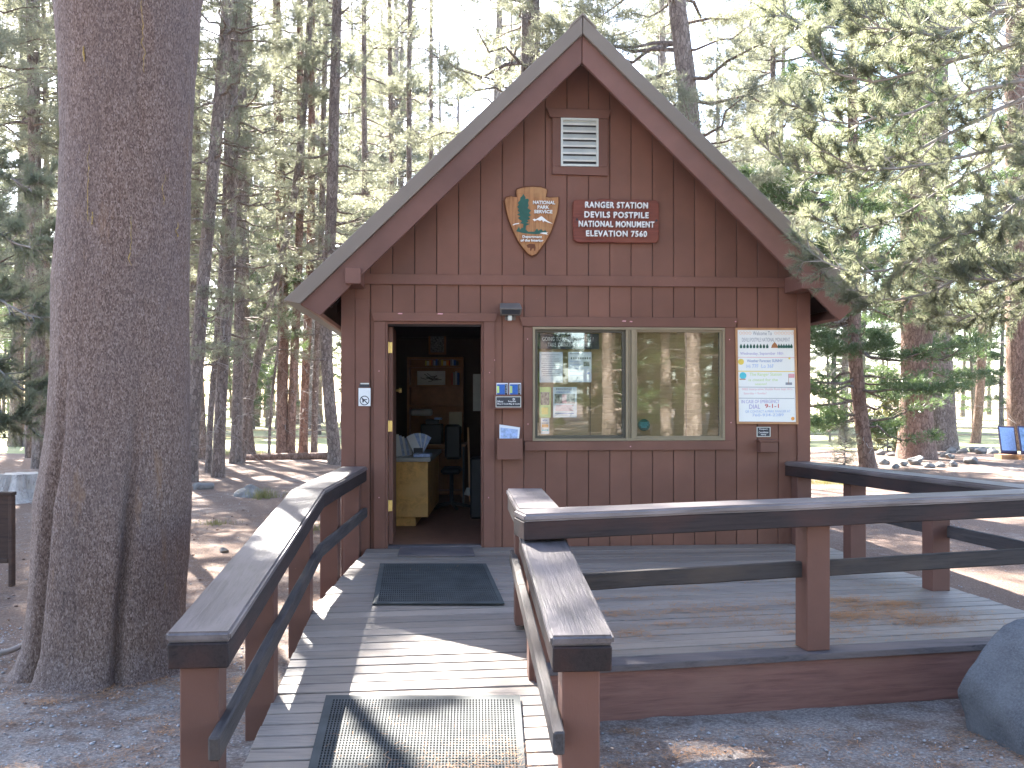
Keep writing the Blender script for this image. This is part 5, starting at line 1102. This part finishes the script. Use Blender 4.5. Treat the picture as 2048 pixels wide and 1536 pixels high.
TR = [
 ('tall_pine_tree', 'grey leaning pine just right of the big trunk', 380, 962, 27, [(388, 760), (400, 560), (418, 330), (444, 0)], 20, 2.8, 80, 2.6, 6500, 1, {}),
 ('tall_pine_tree', 'dark slanting pine half hidden behind the grey leaning pine', 402, 915, 24, [(395, 800), (385, 600), (383, 300)], 22, 5, 60, 2.4, 3500, 2, {}),
 ('tall_pine_tree', 'pine with twin bumpy stems, front stem, reddish lower bark', 436, 952, 24, [(436, 800), (444, 700), (450, 560), (456, 300)], 21, 3.0, 80, 2.5, 6000, 3, {}),
 ('tall_pine_tree', 'slim rear stem with short stubs behind the bumpy front stem', 417, 944, 13, [(414, 840), (424, 740), (432, 600)], 17, 4, 50, 1.8, 3500, 4, {}),
 ('tall_pine_tree', 'upright pine whose base splits toward a leaning neighbour', 472, 925, 22, [(472, 800), (475, 650), (478, 300)], 23, 4, 80, 2.6, 5500, 5, {}),
 ('leaning_pine_tree', 'dark pine leaning right away from the split base', 480, 922, 16, [(492, 830), (508, 730), (525, 650), (543, 560), (575, 440), (590, 300)], 19, 4.5, 50, 2.0, 3000, 6, {}),
 ('tall_pine_tree', 'short flared trunk between the leaning pine and thin sapling', 503, 912, 17, [(490, 830), (484, 700), (486, 300)], 24, 6, 50, 2.2, 3200, 7, {}),
 ('sapling_tree', 'very thin dark sapling stem in the gap', 538, 912, 6, [(537, 870), (541, 780), (546, 740)], 5.5, 2.6, 30, 1.0, 1400, 8, {'leaf': 'leaf_fir'}),
 ('tall_pine_tree', 'left one of two joined trunks behind the fallen log', 563, 910, 22, [(563, 800), (565, 650), (560, 560), (553, 300)], 23, 3.5, 80, 2.4, 6000, 9, {'bark': 'bark_red'}),
 ('tall_pine_tree', 'right one of two joined trunks behind the fallen log', 581, 910, 17, [(583, 780), (590, 640), (593, 500)], 21, 5, 60, 2.2, 3500, 10, {'bark': 'bark_red'}),
 ('tall_pine_tree', 'straight red-edged trunk with few twigs left of the hut', 606, 907, 17, [(608, 780), (613, 640), (618, 500)], 20, 5, 60, 2.0, 4000, 11, {'bark': 'bark_red'}),
 ('tall_pine_tree', 'narrow dark trunk close behind the curved pine', 628, 907, 13, [(629, 780), (634, 650), (641, 400)], 20, 5, 50, 2.0, 3500, 12, {}),
 ('curved_pine_tree', 'curved grey trunk bending left beside the hut corner', 672, 928, 25, [(662, 850), (651, 760), (644, 650), (650, 560), (659, 350)], 20, 3.6, 80, 2.2, 5500, 13, {}),
 ('tall_pine_tree', 'slender pine rising above the left roof slope', 726, 905, 12, [(726, 500)], 24, 5, 90, 2.2, 6000, 14, {'d': 32}),
 ('tall_pine_tree', 'thin pine above the middle of the left roof slope', 783, 905, 11, [(783, 300)], 24, 5, 110, 2.0, 7000, 15, {'d': 34}),
 ('tall_pine_tree', 'dark pine just right of the thin pine above the left roof slope', 816, 905, 12, [(818, 300)], 24, 5, 110, 2.0, 7000, 16, {'d': 33}),
 ('tall_pine_tree', 'pine with pale foliage above the upper left roof slope', 860, 905, 10, [(862, 200)], 25, 5, 100, 2.0, 5500, 17, {'d': 36}),
 ('tall_pine_tree', 'stout trunk rising behind the left side of the roof peak', 1062, 905, 42, [(1060, 100)], 24, 6, 120, 4.2, 20000, 18, {'d': 22, 'm': 1.0, 'low_sparse': 0.8}),
 ('tall_pine_tree', 'thick trunk leaning slightly behind the right roof slope', 1395, 905, 42, [(1388, 250), (1356, 0)], 22, 3.8, 130, 3.8, 26000, 19, {'d': 19, 'm': 1.0, 'low_sparse': 1.0, 'dead': 15}),
 ('tall_pine_tree', 'slim pine against the sky right of the thick roof-side trunk', 1548, 905, 13, [(1548, 100)], 22, 4, 120, 3.0, 18000, 20, {'d': 27, 'm': 1.0, 'low_sparse': 1.0}),
 ('tall_pine_tree', 'medium trunk nearest the hut on the right side', 1738, 937, 29, [(1725, 840), (1717, 740), (1716, 600), (1716, 400)], 11, 1.0, 150, 3.4, 26000, 21, {'m': 1.0, 'nw': 0.018, 'bark': 'bark_red', 'leaf': 'leaf_fir', 'low_sparse': 1.0}),
 ('tall_pine_tree', 'broad flared trunk among the edging rocks on the right', 1833, 915, 62, [(1836, 820), (1838, 600), (1835, 200)], 15, 1.6, 130, 3.6, 20000, 22, {'m': 1.0, 'nw': 0.018, 'bark': 'bark_red', 'leaf': 'leaf_fir', 'low_sparse': 0.9}),
 ('tall_pine_tree', 'broad dark trunk directly behind the flared trunk among the rocks', 1888, 893, 50, [(1884, 800), (1880, 600)], 25, 4.5, 110, 3.6, 9000, 23, {'leaf': 'leaf_fir'}),
 ('tall_pine_tree', 'pale reddish trunk standing in the bright meadow beyond the fence', 1950, 862, 18, [(1962, 800), (1968, 700)], 20, 5.0, 80, 3.0, 6000, 24, {'bark': 'bark_red', 'd': 48}),
 ('tall_pine_tree', 'thick reddish trunk cut by the right edge behind the exhibit panels', 2046, 892, 56, [(2042, 600), (2040, 200)], 24, 4.5, 110, 3.6, 9000, 25, {'bark': 'bark_red'}),
 ('tall_pine_tree', 'pale trunk behind the stump left of the big trunk', 78, 942, 27, [(76, 850), (68, 700), (60, 500), (52, 300)], 18, 2.4, 90, 2.4, 8000, 26, {'low_sparse': 0.8}),
 ('tall_pine_tree', 'thin pine near the left edge with bare upper trunk', 58, 900, 14, [(54, 500), (60, 250)], 20, 4, 90, 2.4, 6000, 27, {'d': 27}),
 ('tall_pine_tree', 'second thin pine touching the big trunk outline on the left', 92, 900, 13, [(90, 500), (86, 250)], 20, 5, 70, 2.2, 4500, 28, {'d': 28}),
]
for (nm, lab, px, py, wpx, path, H, cb, nb, Lm, tf, sd, kw) in TR: tree(nm, lab, px, py, wpx, path, H, cb, nb, Lm, int(tf * kw.pop('m', 0.9 if px < 700 and d < 30 else 0.8)), 100 + sd, **kw)

# --- copied trees: variants built once, then copied
VAR = []
def variant(i, H, cb, nb, Lm, tf, leaf, r0, nl=0.16, nw=0.02, parkx=0):
    A = np.stack([0.25 * np.sin(np.linspace(0, 3, 20) + i), 0.2 * np.cos(np.linspace(0, 3, 20) + i), np.linspace(-0.1, H, 20)], 1); A[:, 0] -= A[0, 0]; A[:, 1] -= A[0, 1]
    tmp = bpy.data.objects.new('x', None); N_ = 24; k = 9; V = []; t = np.linspace(0, 1, N_); c = curve_pt(A, t)
    for q in range(N_):
        for j in range(k): a = 2 * math.pi * j / k; r_ = r0 * (1 - 0.85 * t[q]) * (1 + 0.4 * math.exp(-t[q] * H / (3 * r0))); V.append((c[q, 0] + r_ * math.cos(a), c[q, 1] + r_ * math.sin(a), c[q, 2]))
    F_ = [(q * k + j, q * k + (j + 1) % k, (q + 1) * k + (j + 1) % k, (q + 1) * k + j) for q in range(N_ - 1) for j in range(k)]
    return mesh_from('trunk', V, F_, M['bark'], True), crown_mesh(A, r0, 500 + i, cb, nb, Lm, tf, nl, nw, leaf=leaf, dead=25, kk=6)
for i, a in enumerate(((20, 4, 110, 2.6, 7500, 'leaf_far', 0.20), (23, 6, 110, 3.0, 8000, 'leaf_far', 0.26), (17, 1.5, 110, 2.4, 8500, 'leaf_fir', 0.18), (21, 3, 120, 3.2, 9000, 'leaf', 0.24), (14, 0.6, 120, 2.2, 9000, 'leaf_fir', 0.15))): VAR.append(variant(i, *a))
rt = random.Random(21)
protos = [None] * len(VAR)
def place(i, x, y, s_, label, group, name='pine_tree'):
    W = Matrix.Translation((x, y, gz(x, y) - 0.05)) @ Matrix.Rotation(rt.uniform(0, 6.28), 4, 'Z') @ Matrix.Scale(s_, 4)
    if protos[i] is None:
        o = thing(name, label, 'tree', W, group); ob('trunk', VAR[i][0], o, W); ob('crown', VAR[i][1], o, W); protos[i] = o
    else:
        o = protos[i].copy(); COL.objects.link(o); o.matrix_basis = W; o['label'] = label; o['group'] = group; WM[o.name] = W
        for ch in list(protos[i].children): c_ = ch.copy(); COL.objects.link(c_); c_.parent = o; c_.matrix_basis = ch.matrix_basis
    return o
# middle-distance forest left and behind the hut
def MIDLAB(px):
    return ('slim background pine whose crown shows left of the big trunk' if px < 120 else 'slim background pine hidden mostly behind the big trunk' if px < 380 else
            'slim background pine in the stand seen through the row of trunks' if px < 680 else 'slim background pine whose top shows over the left roof slope' if px < 1165 else 'slim background pine whose top shows over the right roof slope')
for (px, d_, i, s_, lab) in ((195, 19, 1, 0.9, 'tall pine added directly behind the big trunk to shade the left ground'), (300, 25, 3, 0.95, 'dense pine added behind the right half of the big trunk for ground shade'), (150, 26, 0, 1.1, 'pine added behind the left half of the big trunk for ground shade'),
        (-90, 15, 1, 0.95, 'tall pine beyond the left edge whose shade falls on the ground'), (-260, 20, 3, 1.0, 'leafy pine far beyond the left edge'), (-420, 13, 1, 0.9, 'pine beyond the left edge beside the sign board'), (-150, 24, 1, 1.1, 'second tall pine beyond the left edge')):
    place(i, X_(px, d_), d_, s_, lab, 'pines shading the left-hand ground')  # pines behind the trunk are added so their shade falls on the left ground
tree('tall_pine_tree', 'unseen high-crowned pine added behind the big trunk to shade the lower ramp', 323, 0, 26, [(325, 300)], 13, 7.3, 50, 1.0, 4500, 161, d=12.5, dead=0)  # unseen tree, added so its crown shades the lower left ramp
cnt = 0
while cnt < 16:
    d_ = rt.uniform(30, 54); px = rt.uniform(-250, 1700); 
    if 1380 < px < 1700 and d_ < 34: continue
    if rt.random() < 0.35 and px > 1000: continue
    place(rt.choice([0, 1, 2, 3]), X_(px, d_), d_, rt.uniform(0.8, 1.15), MIDLAB(px), 'pines in the stand behind the hut'); cnt += 1
# trees beyond the meadow
for k in range(95):
    d_ = rt.uniform(66, 118); px = rt.uniform(-150, 2200) if k % 2 else rt.uniform(-50, 900)
    place(rt.choice([4, 1, 2, 3, 4, 2]), X_(px, d_), d_, rt.uniform(0.85, 1.3), 'distant pine in the tree line beyond the bright meadow', 'distant pines beyond the meadow')
for k in range(34):
    d_ = rt.uniform(58, 84); px = rt.uniform(350, 1650)
    place(rt.choice([0, 1, 3]), X_(px, d_), d_, rt.uniform(1.3, 1.75), 'very tall distant pine reaching above the tree line behind the hut', 'very tall distant pines behind the hut')
for k in range(16):
    d_ = rt.uniform(55, 75); px = rt.uniform(1500, 2200)
    place(rt.choice([2, 4, 3]), X_(px, d_), d_, rt.uniform(0.7, 1.0), 'bushy green pine in the sunlit meadow right of the hut', 'bushy pines in the meadow on the right')
# woods behind the photographer, seen mirrored in the window
for (x, y, i, s_) in ((3.9, -11.5, 4, 1.0), (5.2, -18.5, 2, 1.0), (6.4, -24, 4, 1.2), (8.2, -34, 2, 1.2), (9.5, -42, 3, 1.2), (-9, -9, 3, 1.0), (-4.5, -12, 2, 1.0), (4.0, -9.5, 0, 1.0), (7.5, -7, 3, 1.0), (11, -12, 2, 1.1), (1, -17, 4, 1.0), (-7, -20, 1, 1.1), (6, -20, 2, 1.2), (13, -20, 3, 1.1), (17, -10, 4, 1.1), (-14, -14, 0, 1.1), (3, -26, 3, 1.2), (10, -28, 1, 1.2), (19, -24, 2, 1.2), (-3, -30, 2, 1.3), (24, -18, 3, 1.2), (15, -34, 3, 1.3), (5, -36, 4, 1.3), (-16, -28, 3, 1.3), (28, -30, 2, 1.3)) + tuple((3.6 + (rt.uniform(0, 1)) * 4.6 + (-6 - yy) * rt.uniform(0.18, 0.38), yy, rt.choice([2, 4, 3, 2]), rt.uniform(0.8, 1.1)) for yy in (-8, -11, -13, -15, -17, -19, -20, -22, -23, -25, -26, -28, -30, -31, -33, -35, -37, -38, -40, -42, -44, -46, -48, -50, -52, -54, -56, -58)):
    place(i, x, y, s_, 'sunlit pine seen only as a reflection in the window', 'pines reflected in the window')

# --- near pine on the right whose limbs hang into the picture
npn = thing('near_pine_tree', 'pine whose long needled limbs hang into the upper right of the view', 'tree', (5.3, 9.0, -0.05), 'pines around the hut')
A = np.stack([np.linspace(5.3, 5.4, 20), np.full(20, 9.0), np.linspace(-0.1, 17, 20)], 1)
trunk_obj(npn, A, [0.3, 0.28, 0.25, 0.2, 0.1, 0.04], M['bark'], 16, 5)
g = np.random.default_rng(5)
limbs = []   # (start xyz, list of waypoints px,py,d)
LB = [ # px,py,d waypoints from trunk side to tip
 [(2150, -60, 8.6), (1950, 30, 8.2), (1750, 60, 7.8), (1600, 55, 7.5), (1545, 10, 7.4)],
 [(2200, 60, 7.4), (2000, 95, 7.0), (1850, 140, 6.9), (1720, 170, 6.9), (1640, 130, 6.9), (1600, 95, 6.9)],
 [(2180, 130, 8.4), (1960, 180, 8.0), (1800, 230, 7.8), (1680, 250, 7.7), (1600, 225, 7.7), (1575, 190, 7.7)],
 [(2200, 140, 8.6), (2000, 215, 8.2), (1850, 290, 8.0), (1700, 350, 7.9), (1580, 345, 7.8), (1510, 275, 7.8)],
 [(2200, 240, 8.6), (2000, 300, 8.2), (1850, 330, 8.0), (1720, 345, 7.8), (1640, 300, 7.8), (1600, 262, 7.7)],
 [(2220, 200, 9.0), (2040, 290, 8.7), (1900, 370, 8.5), (1790, 440, 8.4), (1700, 470, 8.3), (1620, 430, 8.3)],
 [(2200, 330, 8.4), (2050, 400, 8.1), (1930, 450, 7.9), (1800, 540, 7.8), (1680, 545, 7.7), (1590, 480, 7.7)],
 [(2220, 350, 8.6), (2080, 440, 8.4), (1950, 540, 8.2), (1850, 590, 8.1), (1740, 600, 8.0), (1690, 565, 8.0)],
 [(2220, 380, 9.2), (2080, 480, 9.0), (1990, 570, 8.8), (1900, 640, 8.7), (1800, 660, 8.6), (1730, 620, 8.6)],
 [(2220, 100, 9.3), (2060, 190, 9.1), (1930, 300, 9.0), (1850, 390, 8.9), (1760, 420, 8.9)],
 [(2180, -40, 6.9), (2010, 20, 6.6), (1880, 70, 6.5), (1760, 60, 6.4), (1690, 5, 6.4)],
 [(2240, 470, 8.0), (2120, 520, 7.9), (2030, 560, 7.8), (1950, 560, 7.8), (1880, 510, 7.8)],
 [(2230, 250, 7.6), (2110, 330, 7.4), (2020, 420, 7.3), (1960, 470, 7.2), (1890, 470, 7.2)],
 [(2160, -30, 9.4), (2000, 60, 9.2), (1880, 170, 9.0), (1770, 260, 8.9), (1690, 300, 8.9)],
 [(2230, 560, 8.6), (2110, 590, 8.5), (2000, 610, 8.4), (1930, 640, 8.3), (1850, 620, 8.3)],
]
def needle_shoot(p0, p1, n_, ln, wd):
    """bottlebrush needles from p0 to p1 (numpy)"""
    ax = (p1 - p0); L = np.linalg.norm(ax); ax = ax / L; t = g.uniform(0, 1, n_) ** 0.8; c = p0 + (p1 - p0) * t[:, None]
    rd = g.normal(0, 1, (n_, 3)); rd -= (rd @ ax)[:, None] * ax; rd /= np.linalg.norm(rd, axis=1, keepdims=True)
    dr = ax * g.uniform(0.5, 1.2, n_)[:, None] + rd; dr /= np.linalg.norm(dr, axis=1, keepdims=True)
    ww = np.cross(dr, g.normal(0, 1, (n_, 3))); ww /= np.linalg.norm(ww, axis=1, keepdims=True); l_ = ln * g.uniform(0.75, 1.1, n_)[:, None]
    return np.stack([c + ww * wd / 2, c - ww * wd / 2, c + dr * l_], 1).reshape(-1, 3)
def build_limbs(LB, root, own, extra=None):
  tw = MB(); NV = []
  for li, wp in enumerate(LB):
      pts = np.array([tuple(at(a, b, c)) for a, b, c in wp]); N_ = 24; sgl = np.r_[0, np.cumsum(np.linalg.norm(np.diff(pts, axis=0), axis=1))]; u = np.linspace(0, sgl[-1], N_); pts = np.stack([np.interp(u, sgl, pts[:, q]) for q in range(3)], 1)
      for _ in range(2): pts[1:-1] = 0.25 * pts[:-2] + 0.5 * pts[1:-1] + 0.25 * pts[2:]
      pts[1:] += g.normal(0, 0.008, (N_ - 1, 3)); pts = np.concatenate([np.array([[root[0], root[1], pts[0, 2] + 0.15]]), pts]); N_ += 1
      tw.tube([Vector(p) for p in pts], list(np.linspace(0.024, 0.005, N_)), 5)
      NV.append(needle_shoot(pts[-3], pts[-1] + (pts[-1] - pts[-2]) * 0.5, 150, 0.085, 0.0042))
      # side branches
      for q in range(4, N_ - 1):
          for s_ in range(3 if q % 2 else 2):
              ax = pts[q + 1] - pts[q - 1]; ax /= np.linalg.norm(ax); rd = g.normal(0, 1, 3); rd[1] *= 0.8; rd -= (rd @ ax) * ax; rd /= np.linalg.norm(rd)
              dv = ax * 1.0 + rd * 0.8 + np.array([0, 0, 0.15]); dv /= np.linalg.norm(dv); Ls = g.uniform(0.18, 0.5) * (1.05 - 0.5 * q / N_)
              p1 = pts[q] + dv * Ls * 0.55; p2 = p1 + (dv * 0.8 + np.array([0, 0, 0.45])) * Ls * 0.5
              tw.tube([Vector(pts[q]), Vector(p1), Vector(p2)], [0.007, 0.005, 0.003], 3, cap=False)
              if q > 6 or g.random() < 0.5:
                  NV.append(needle_shoot(p1 - dv * 0.05, p2, int(g.integers(80, 130)), 0.075, 0.005))
                  for r2 in range(2):
                      dv2 = dv + g.normal(0, 0.6, 3); dv2 /= np.linalg.norm(dv2); p3 = p1 + dv2 * g.uniform(0.09, 0.2)
                      tw.tube([Vector(p1), Vector(p3)], [0.004, 0.002], 3, cap=False); NV.append(needle_shoot(p1.copy(), p3, int(g.integers(55, 95)), 0.07, 0.005))
      # bare grey twigs near the trunk
      for q in range(1, 9):
          for _ in range(2):
              dv = (pts[q + 1] - pts[q]) * 3 + g.normal(0, 0.35, 3); L_t = g.uniform(0.2, 0.6); dv /= np.linalg.norm(dv)
              p1 = pts[q] + dv * L_t * 0.5; p2 = p1 + (dv + g.normal(0, 0.35, 3)) * L_t * 0.5
              tw.tube([Vector(pts[q]), Vector(p1), Vector(p2)], [0.006, 0.004, 0.002], 3, cap=False)
  tw.build('limb', M['twig'], own, Matrix.Identity(4), smooth=True)
  V = np.concatenate(NV); ob('needle_foliage', np_mesh('needle_foliage', V, np.arange(len(V)).reshape(-1, 3), M['leaf_near']), own, Matrix.Identity(4))
build_limbs([l for k, l in enumerate(LB) if k not in (8, 9, 13)], (5.3, 9.0), npn)

A = np.stack([np.linspace(5.35, 5.4, 20), np.full(20, 9.0), np.linspace(-0.1, 17, 20)], 1)
ob('crown', crown_mesh(A, 0.3, 88, 9.0, 40, 2.4, 3500, 0.12, 0.010, leaf='leaf', dead=0), npn, Matrix.Identity(4))

# --- near foliage at the left edge
nl_ = thing('near_pine_tree', 'young pine with dark green sprays at the left edge of the view', 'tree', (-6.2, 10.5, -0.05), 'pines around the hut')
A = np.stack([np.linspace(-6.2, -6.1, 20), np.full(20, 10.5), np.linspace(-0.1, 8.5, 20)], 1); trunk_obj(nl_, A, [0.09, 0.08, 0.06, 0.04, 0.02], M['bark'], 10, 2)
ob('crown', crown_mesh(A, 0.1, 91, 1.6, 70, 1.75, 4200, 0.09, 0.006, leaf='leaf', dead=10, kk=12, low_sparse=1.0), nl_, Matrix.Identity(4))
build_limbs([[(-260, 380, 8.6), (-120, 430, 8.4), (-20, 460, 8.2), (60, 500, 8.0), (112, 480, 8.0)], [(-260, 520, 8.6), (-120, 560, 8.4), (0, 600, 8.2), (60, 640, 8.1), (115, 630, 8.0)],
  [(-260, 640, 8.4), (-100, 680, 8.2), (-10, 730, 8.0), (50, 790, 8.0), (95, 780, 8.0)], [(-260, 740, 7.8), (-120, 780, 7.7), (-40, 800, 7.6), (20, 840, 7.6), (60, 830, 7.6)], [(-260, 200, 9.4), (-120, 260, 9.3), (-20, 330, 9.2), (60, 380, 9.1), (100, 360, 9.0)]], (-6.2, 10.5), nl_)
# --- sapling at the right
sp_ = thing('pine_sapling', 'tiny pale sunlit sapling left of the nearest right-hand trunk', 'sapling', (X_(1690, 23), 23, -0.05))
A = np.stack([np.full(20, X_(1690, 23)), np.full(20, 23.0), np.linspace(-0.05, 0.95, 20)], 1)
trunk_obj(sp_, A, [0.015, 0.01, 0.005], M['twig'], 6, 1, 0); ob('crown', crown_mesh(A, 0.02, 92, 0.12, 40, 0.45, 700, 0.06, 0.006, leaf='leaf_far', dead=0), sp_, Matrix.Identity(4))
o = thing('shrub', 'yellowing broadleaf shrub between the right-hand trunks', 'shrub', (X_(1775, 33), 33, gz(8, 33)))
A = np.stack([np.full(20, X_(1775, 33)), np.full(20, 33.0), np.linspace(-0.3, 2.2, 20)], 1)
ob('crown', crown_mesh(A, 0.02, 93, 0.2, 60, 1.3, 2500, 0.08, 0.04, leaf='grass', dead=0), o, Matrix.Identity(4)); trunk_obj(o, A, [0.03, 0.02, 0.01], M['twig'], 6, 1, 0)

# ================================================================== FENCE, LOGS, SIGNS IN THE BACKGROUND
def fence(label, p0, p1, n_):
    o = thing('rail_fence', label, 'fence', Vector(p0))
    P0 = Vector(p0); P1 = Vector(p1)
    for k in range(n_ + 1):
        q = P0.lerp(P1, k / n_); q.z = gz(q.x, q.y); b = MB(); b.tube([q + Vector((0, 0, -0.2)), q + Vector((random.uniform(-.02, .02), 0, 0.92))], 0.07, 7); b.build('post', M['fencewood'], o, Matrix.Identity(4))
        if k < n_:
            q2 = P0.lerp(P1, (k + 1) / n_); q2.z = gz(q2.x, q2.y)
            for h in (0.42, 0.76): b = MB(); b.tube([q + Vector((0, 0, h)), q.lerp(q2, 0.5) + Vector((0, 0, h - 0.02)), q2 + Vector((0, 0, h + random.uniform(-.03, .03)))], 0.045, 6); b.build('rail', M['fencewood'], o, Matrix.Identity(4))
fence('split rail fence along the meadow on the right of the hut', (X_(1560, 48), 48, 0), (X_(2140, 50), 50, 0), 6)
fence('split rail fence along the meadow behind the left-hand trees', (X_(-80, 46), 46, 0), (X_(800, 47), 47, 0), 8)
lg = MB(); d_ = 26.5; lg.tube([at(490, 919, 27), at(560, 915, 27.2), at(660, 912, 27.5)], [0.13, 0.12, 0.10], 12); o = lg.build('fallen_log', M['bark_red'], None, Matrix.Identity(4), smooth=True); tag(o, 'fallen log lying between the trunks left of the hut', 'log')
o = MB(); o.tube([at(-40, 1318, 6.3), at(25, 1300, 6.5), at(66, 1280, 6.8)], [0.022, 0.020, 0.016], 8); o = o.build('fallen_branch', M['twig'], None, Matrix.Identity(4), smooth=True); tag(o, 'grey fallen branch on the ground at the left edge', 'branch')
# exhibit panels
for k, (px, lab) in enumerate(((2012, 'left low slanted exhibit panel with pale blue print'), (2052, 'right low slanted exhibit panel with blue landscape print'))):
    d_ = 27.2 - 0.4 * k; x = X_(px, d_); z0 = gz(x, d_); t_ = thing('exhibit_panel', lab, 'information panel', (x, d_, z0), 'slanted exhibit panels')
    wd = 0.42
    m = MB(); v = [(x - 0.30, d_ - 0.35, z0 + 0.20), (x + 0.14, d_ - 0.35, z0 + 0.18), (x + 0.45, d_ + 0.45, z0 + 0.86), (x + 0.0, d_ + 0.45, z0 + 0.88)]
    up = Vector((0, 0.03, -0.05)); m.add([Vector(p) + up for p in v] + [Vector(p) for p in v], [(3, 2, 1, 0), (4, 5, 6, 7), (0, 1, 5, 4), (1, 2, 6, 5), (2, 3, 7, 6), (3, 0, 4, 7)]); m.build('panel_frame', M['panelpurple'], t_, Matrix.Identity(4))
    cen = sum((Vector(p) for p in v), Vector()) / 4; m = MB(); vv = [cen + (Vector(p) - cen) * 0.88 + Vector((0, -0.004, 0.006)) for p in v]; m.add(vv, [(0, 1, 2, 3)]); m.build('panel_print', M['panelblue'] if k else M['ltblue'], t_, Matrix.Identity(4))
    m = MB(); m.prism([(x - 0.27, d_ - 0.32), (x + 0.12, d_ - 0.32), (x + 0.12, d_ + 0.1), (x - 0.27, d_ + 0.1)], z0 - 0.1, z0 + 0.12); m.build('timber_base', M['boardframe'], t_, Matrix.Identity(4))
# dark board at the left edge
d_ = 8.9; t_ = thing('bulletin_board', 'edge of a dark brown wooden sign board on legs at the left border', 'sign board', (X_(-60, d_), d_, -0.05))
box3('panel', t_, X_(-160, d_), X_(18, d_), d_, d_ + 0.03, Z_(1118, d_), Z_(990, d_), 'rustpanel'); box3('top_rail', t_, X_(-160, d_), X_(27, d_), d_ - 0.03, d_ + 0.06, Z_(991, d_), Z_(984, d_), 'rustpanel', 0.004)
box3('bottom_rail', t_, X_(-160, d_), X_(18, d_), d_ - 0.02, d_ + 0.05, Z_(1126, d_), Z_(1117, d_), 'rustpanel', 0.004)
box3('leg', t_, X_(18.5, d_), X_(26, d_), d_ - 0.02, d_ + 0.05, -0.1, Z_(991.5, d_), 'rustpanel', 0.004); box3('leg', t_, X_(-160, d_), X_(-152, d_), d_ - 0.021, d_ - 0.02 + 0.0, -0.1, Z_(991.5, d_), 'rustpanel')
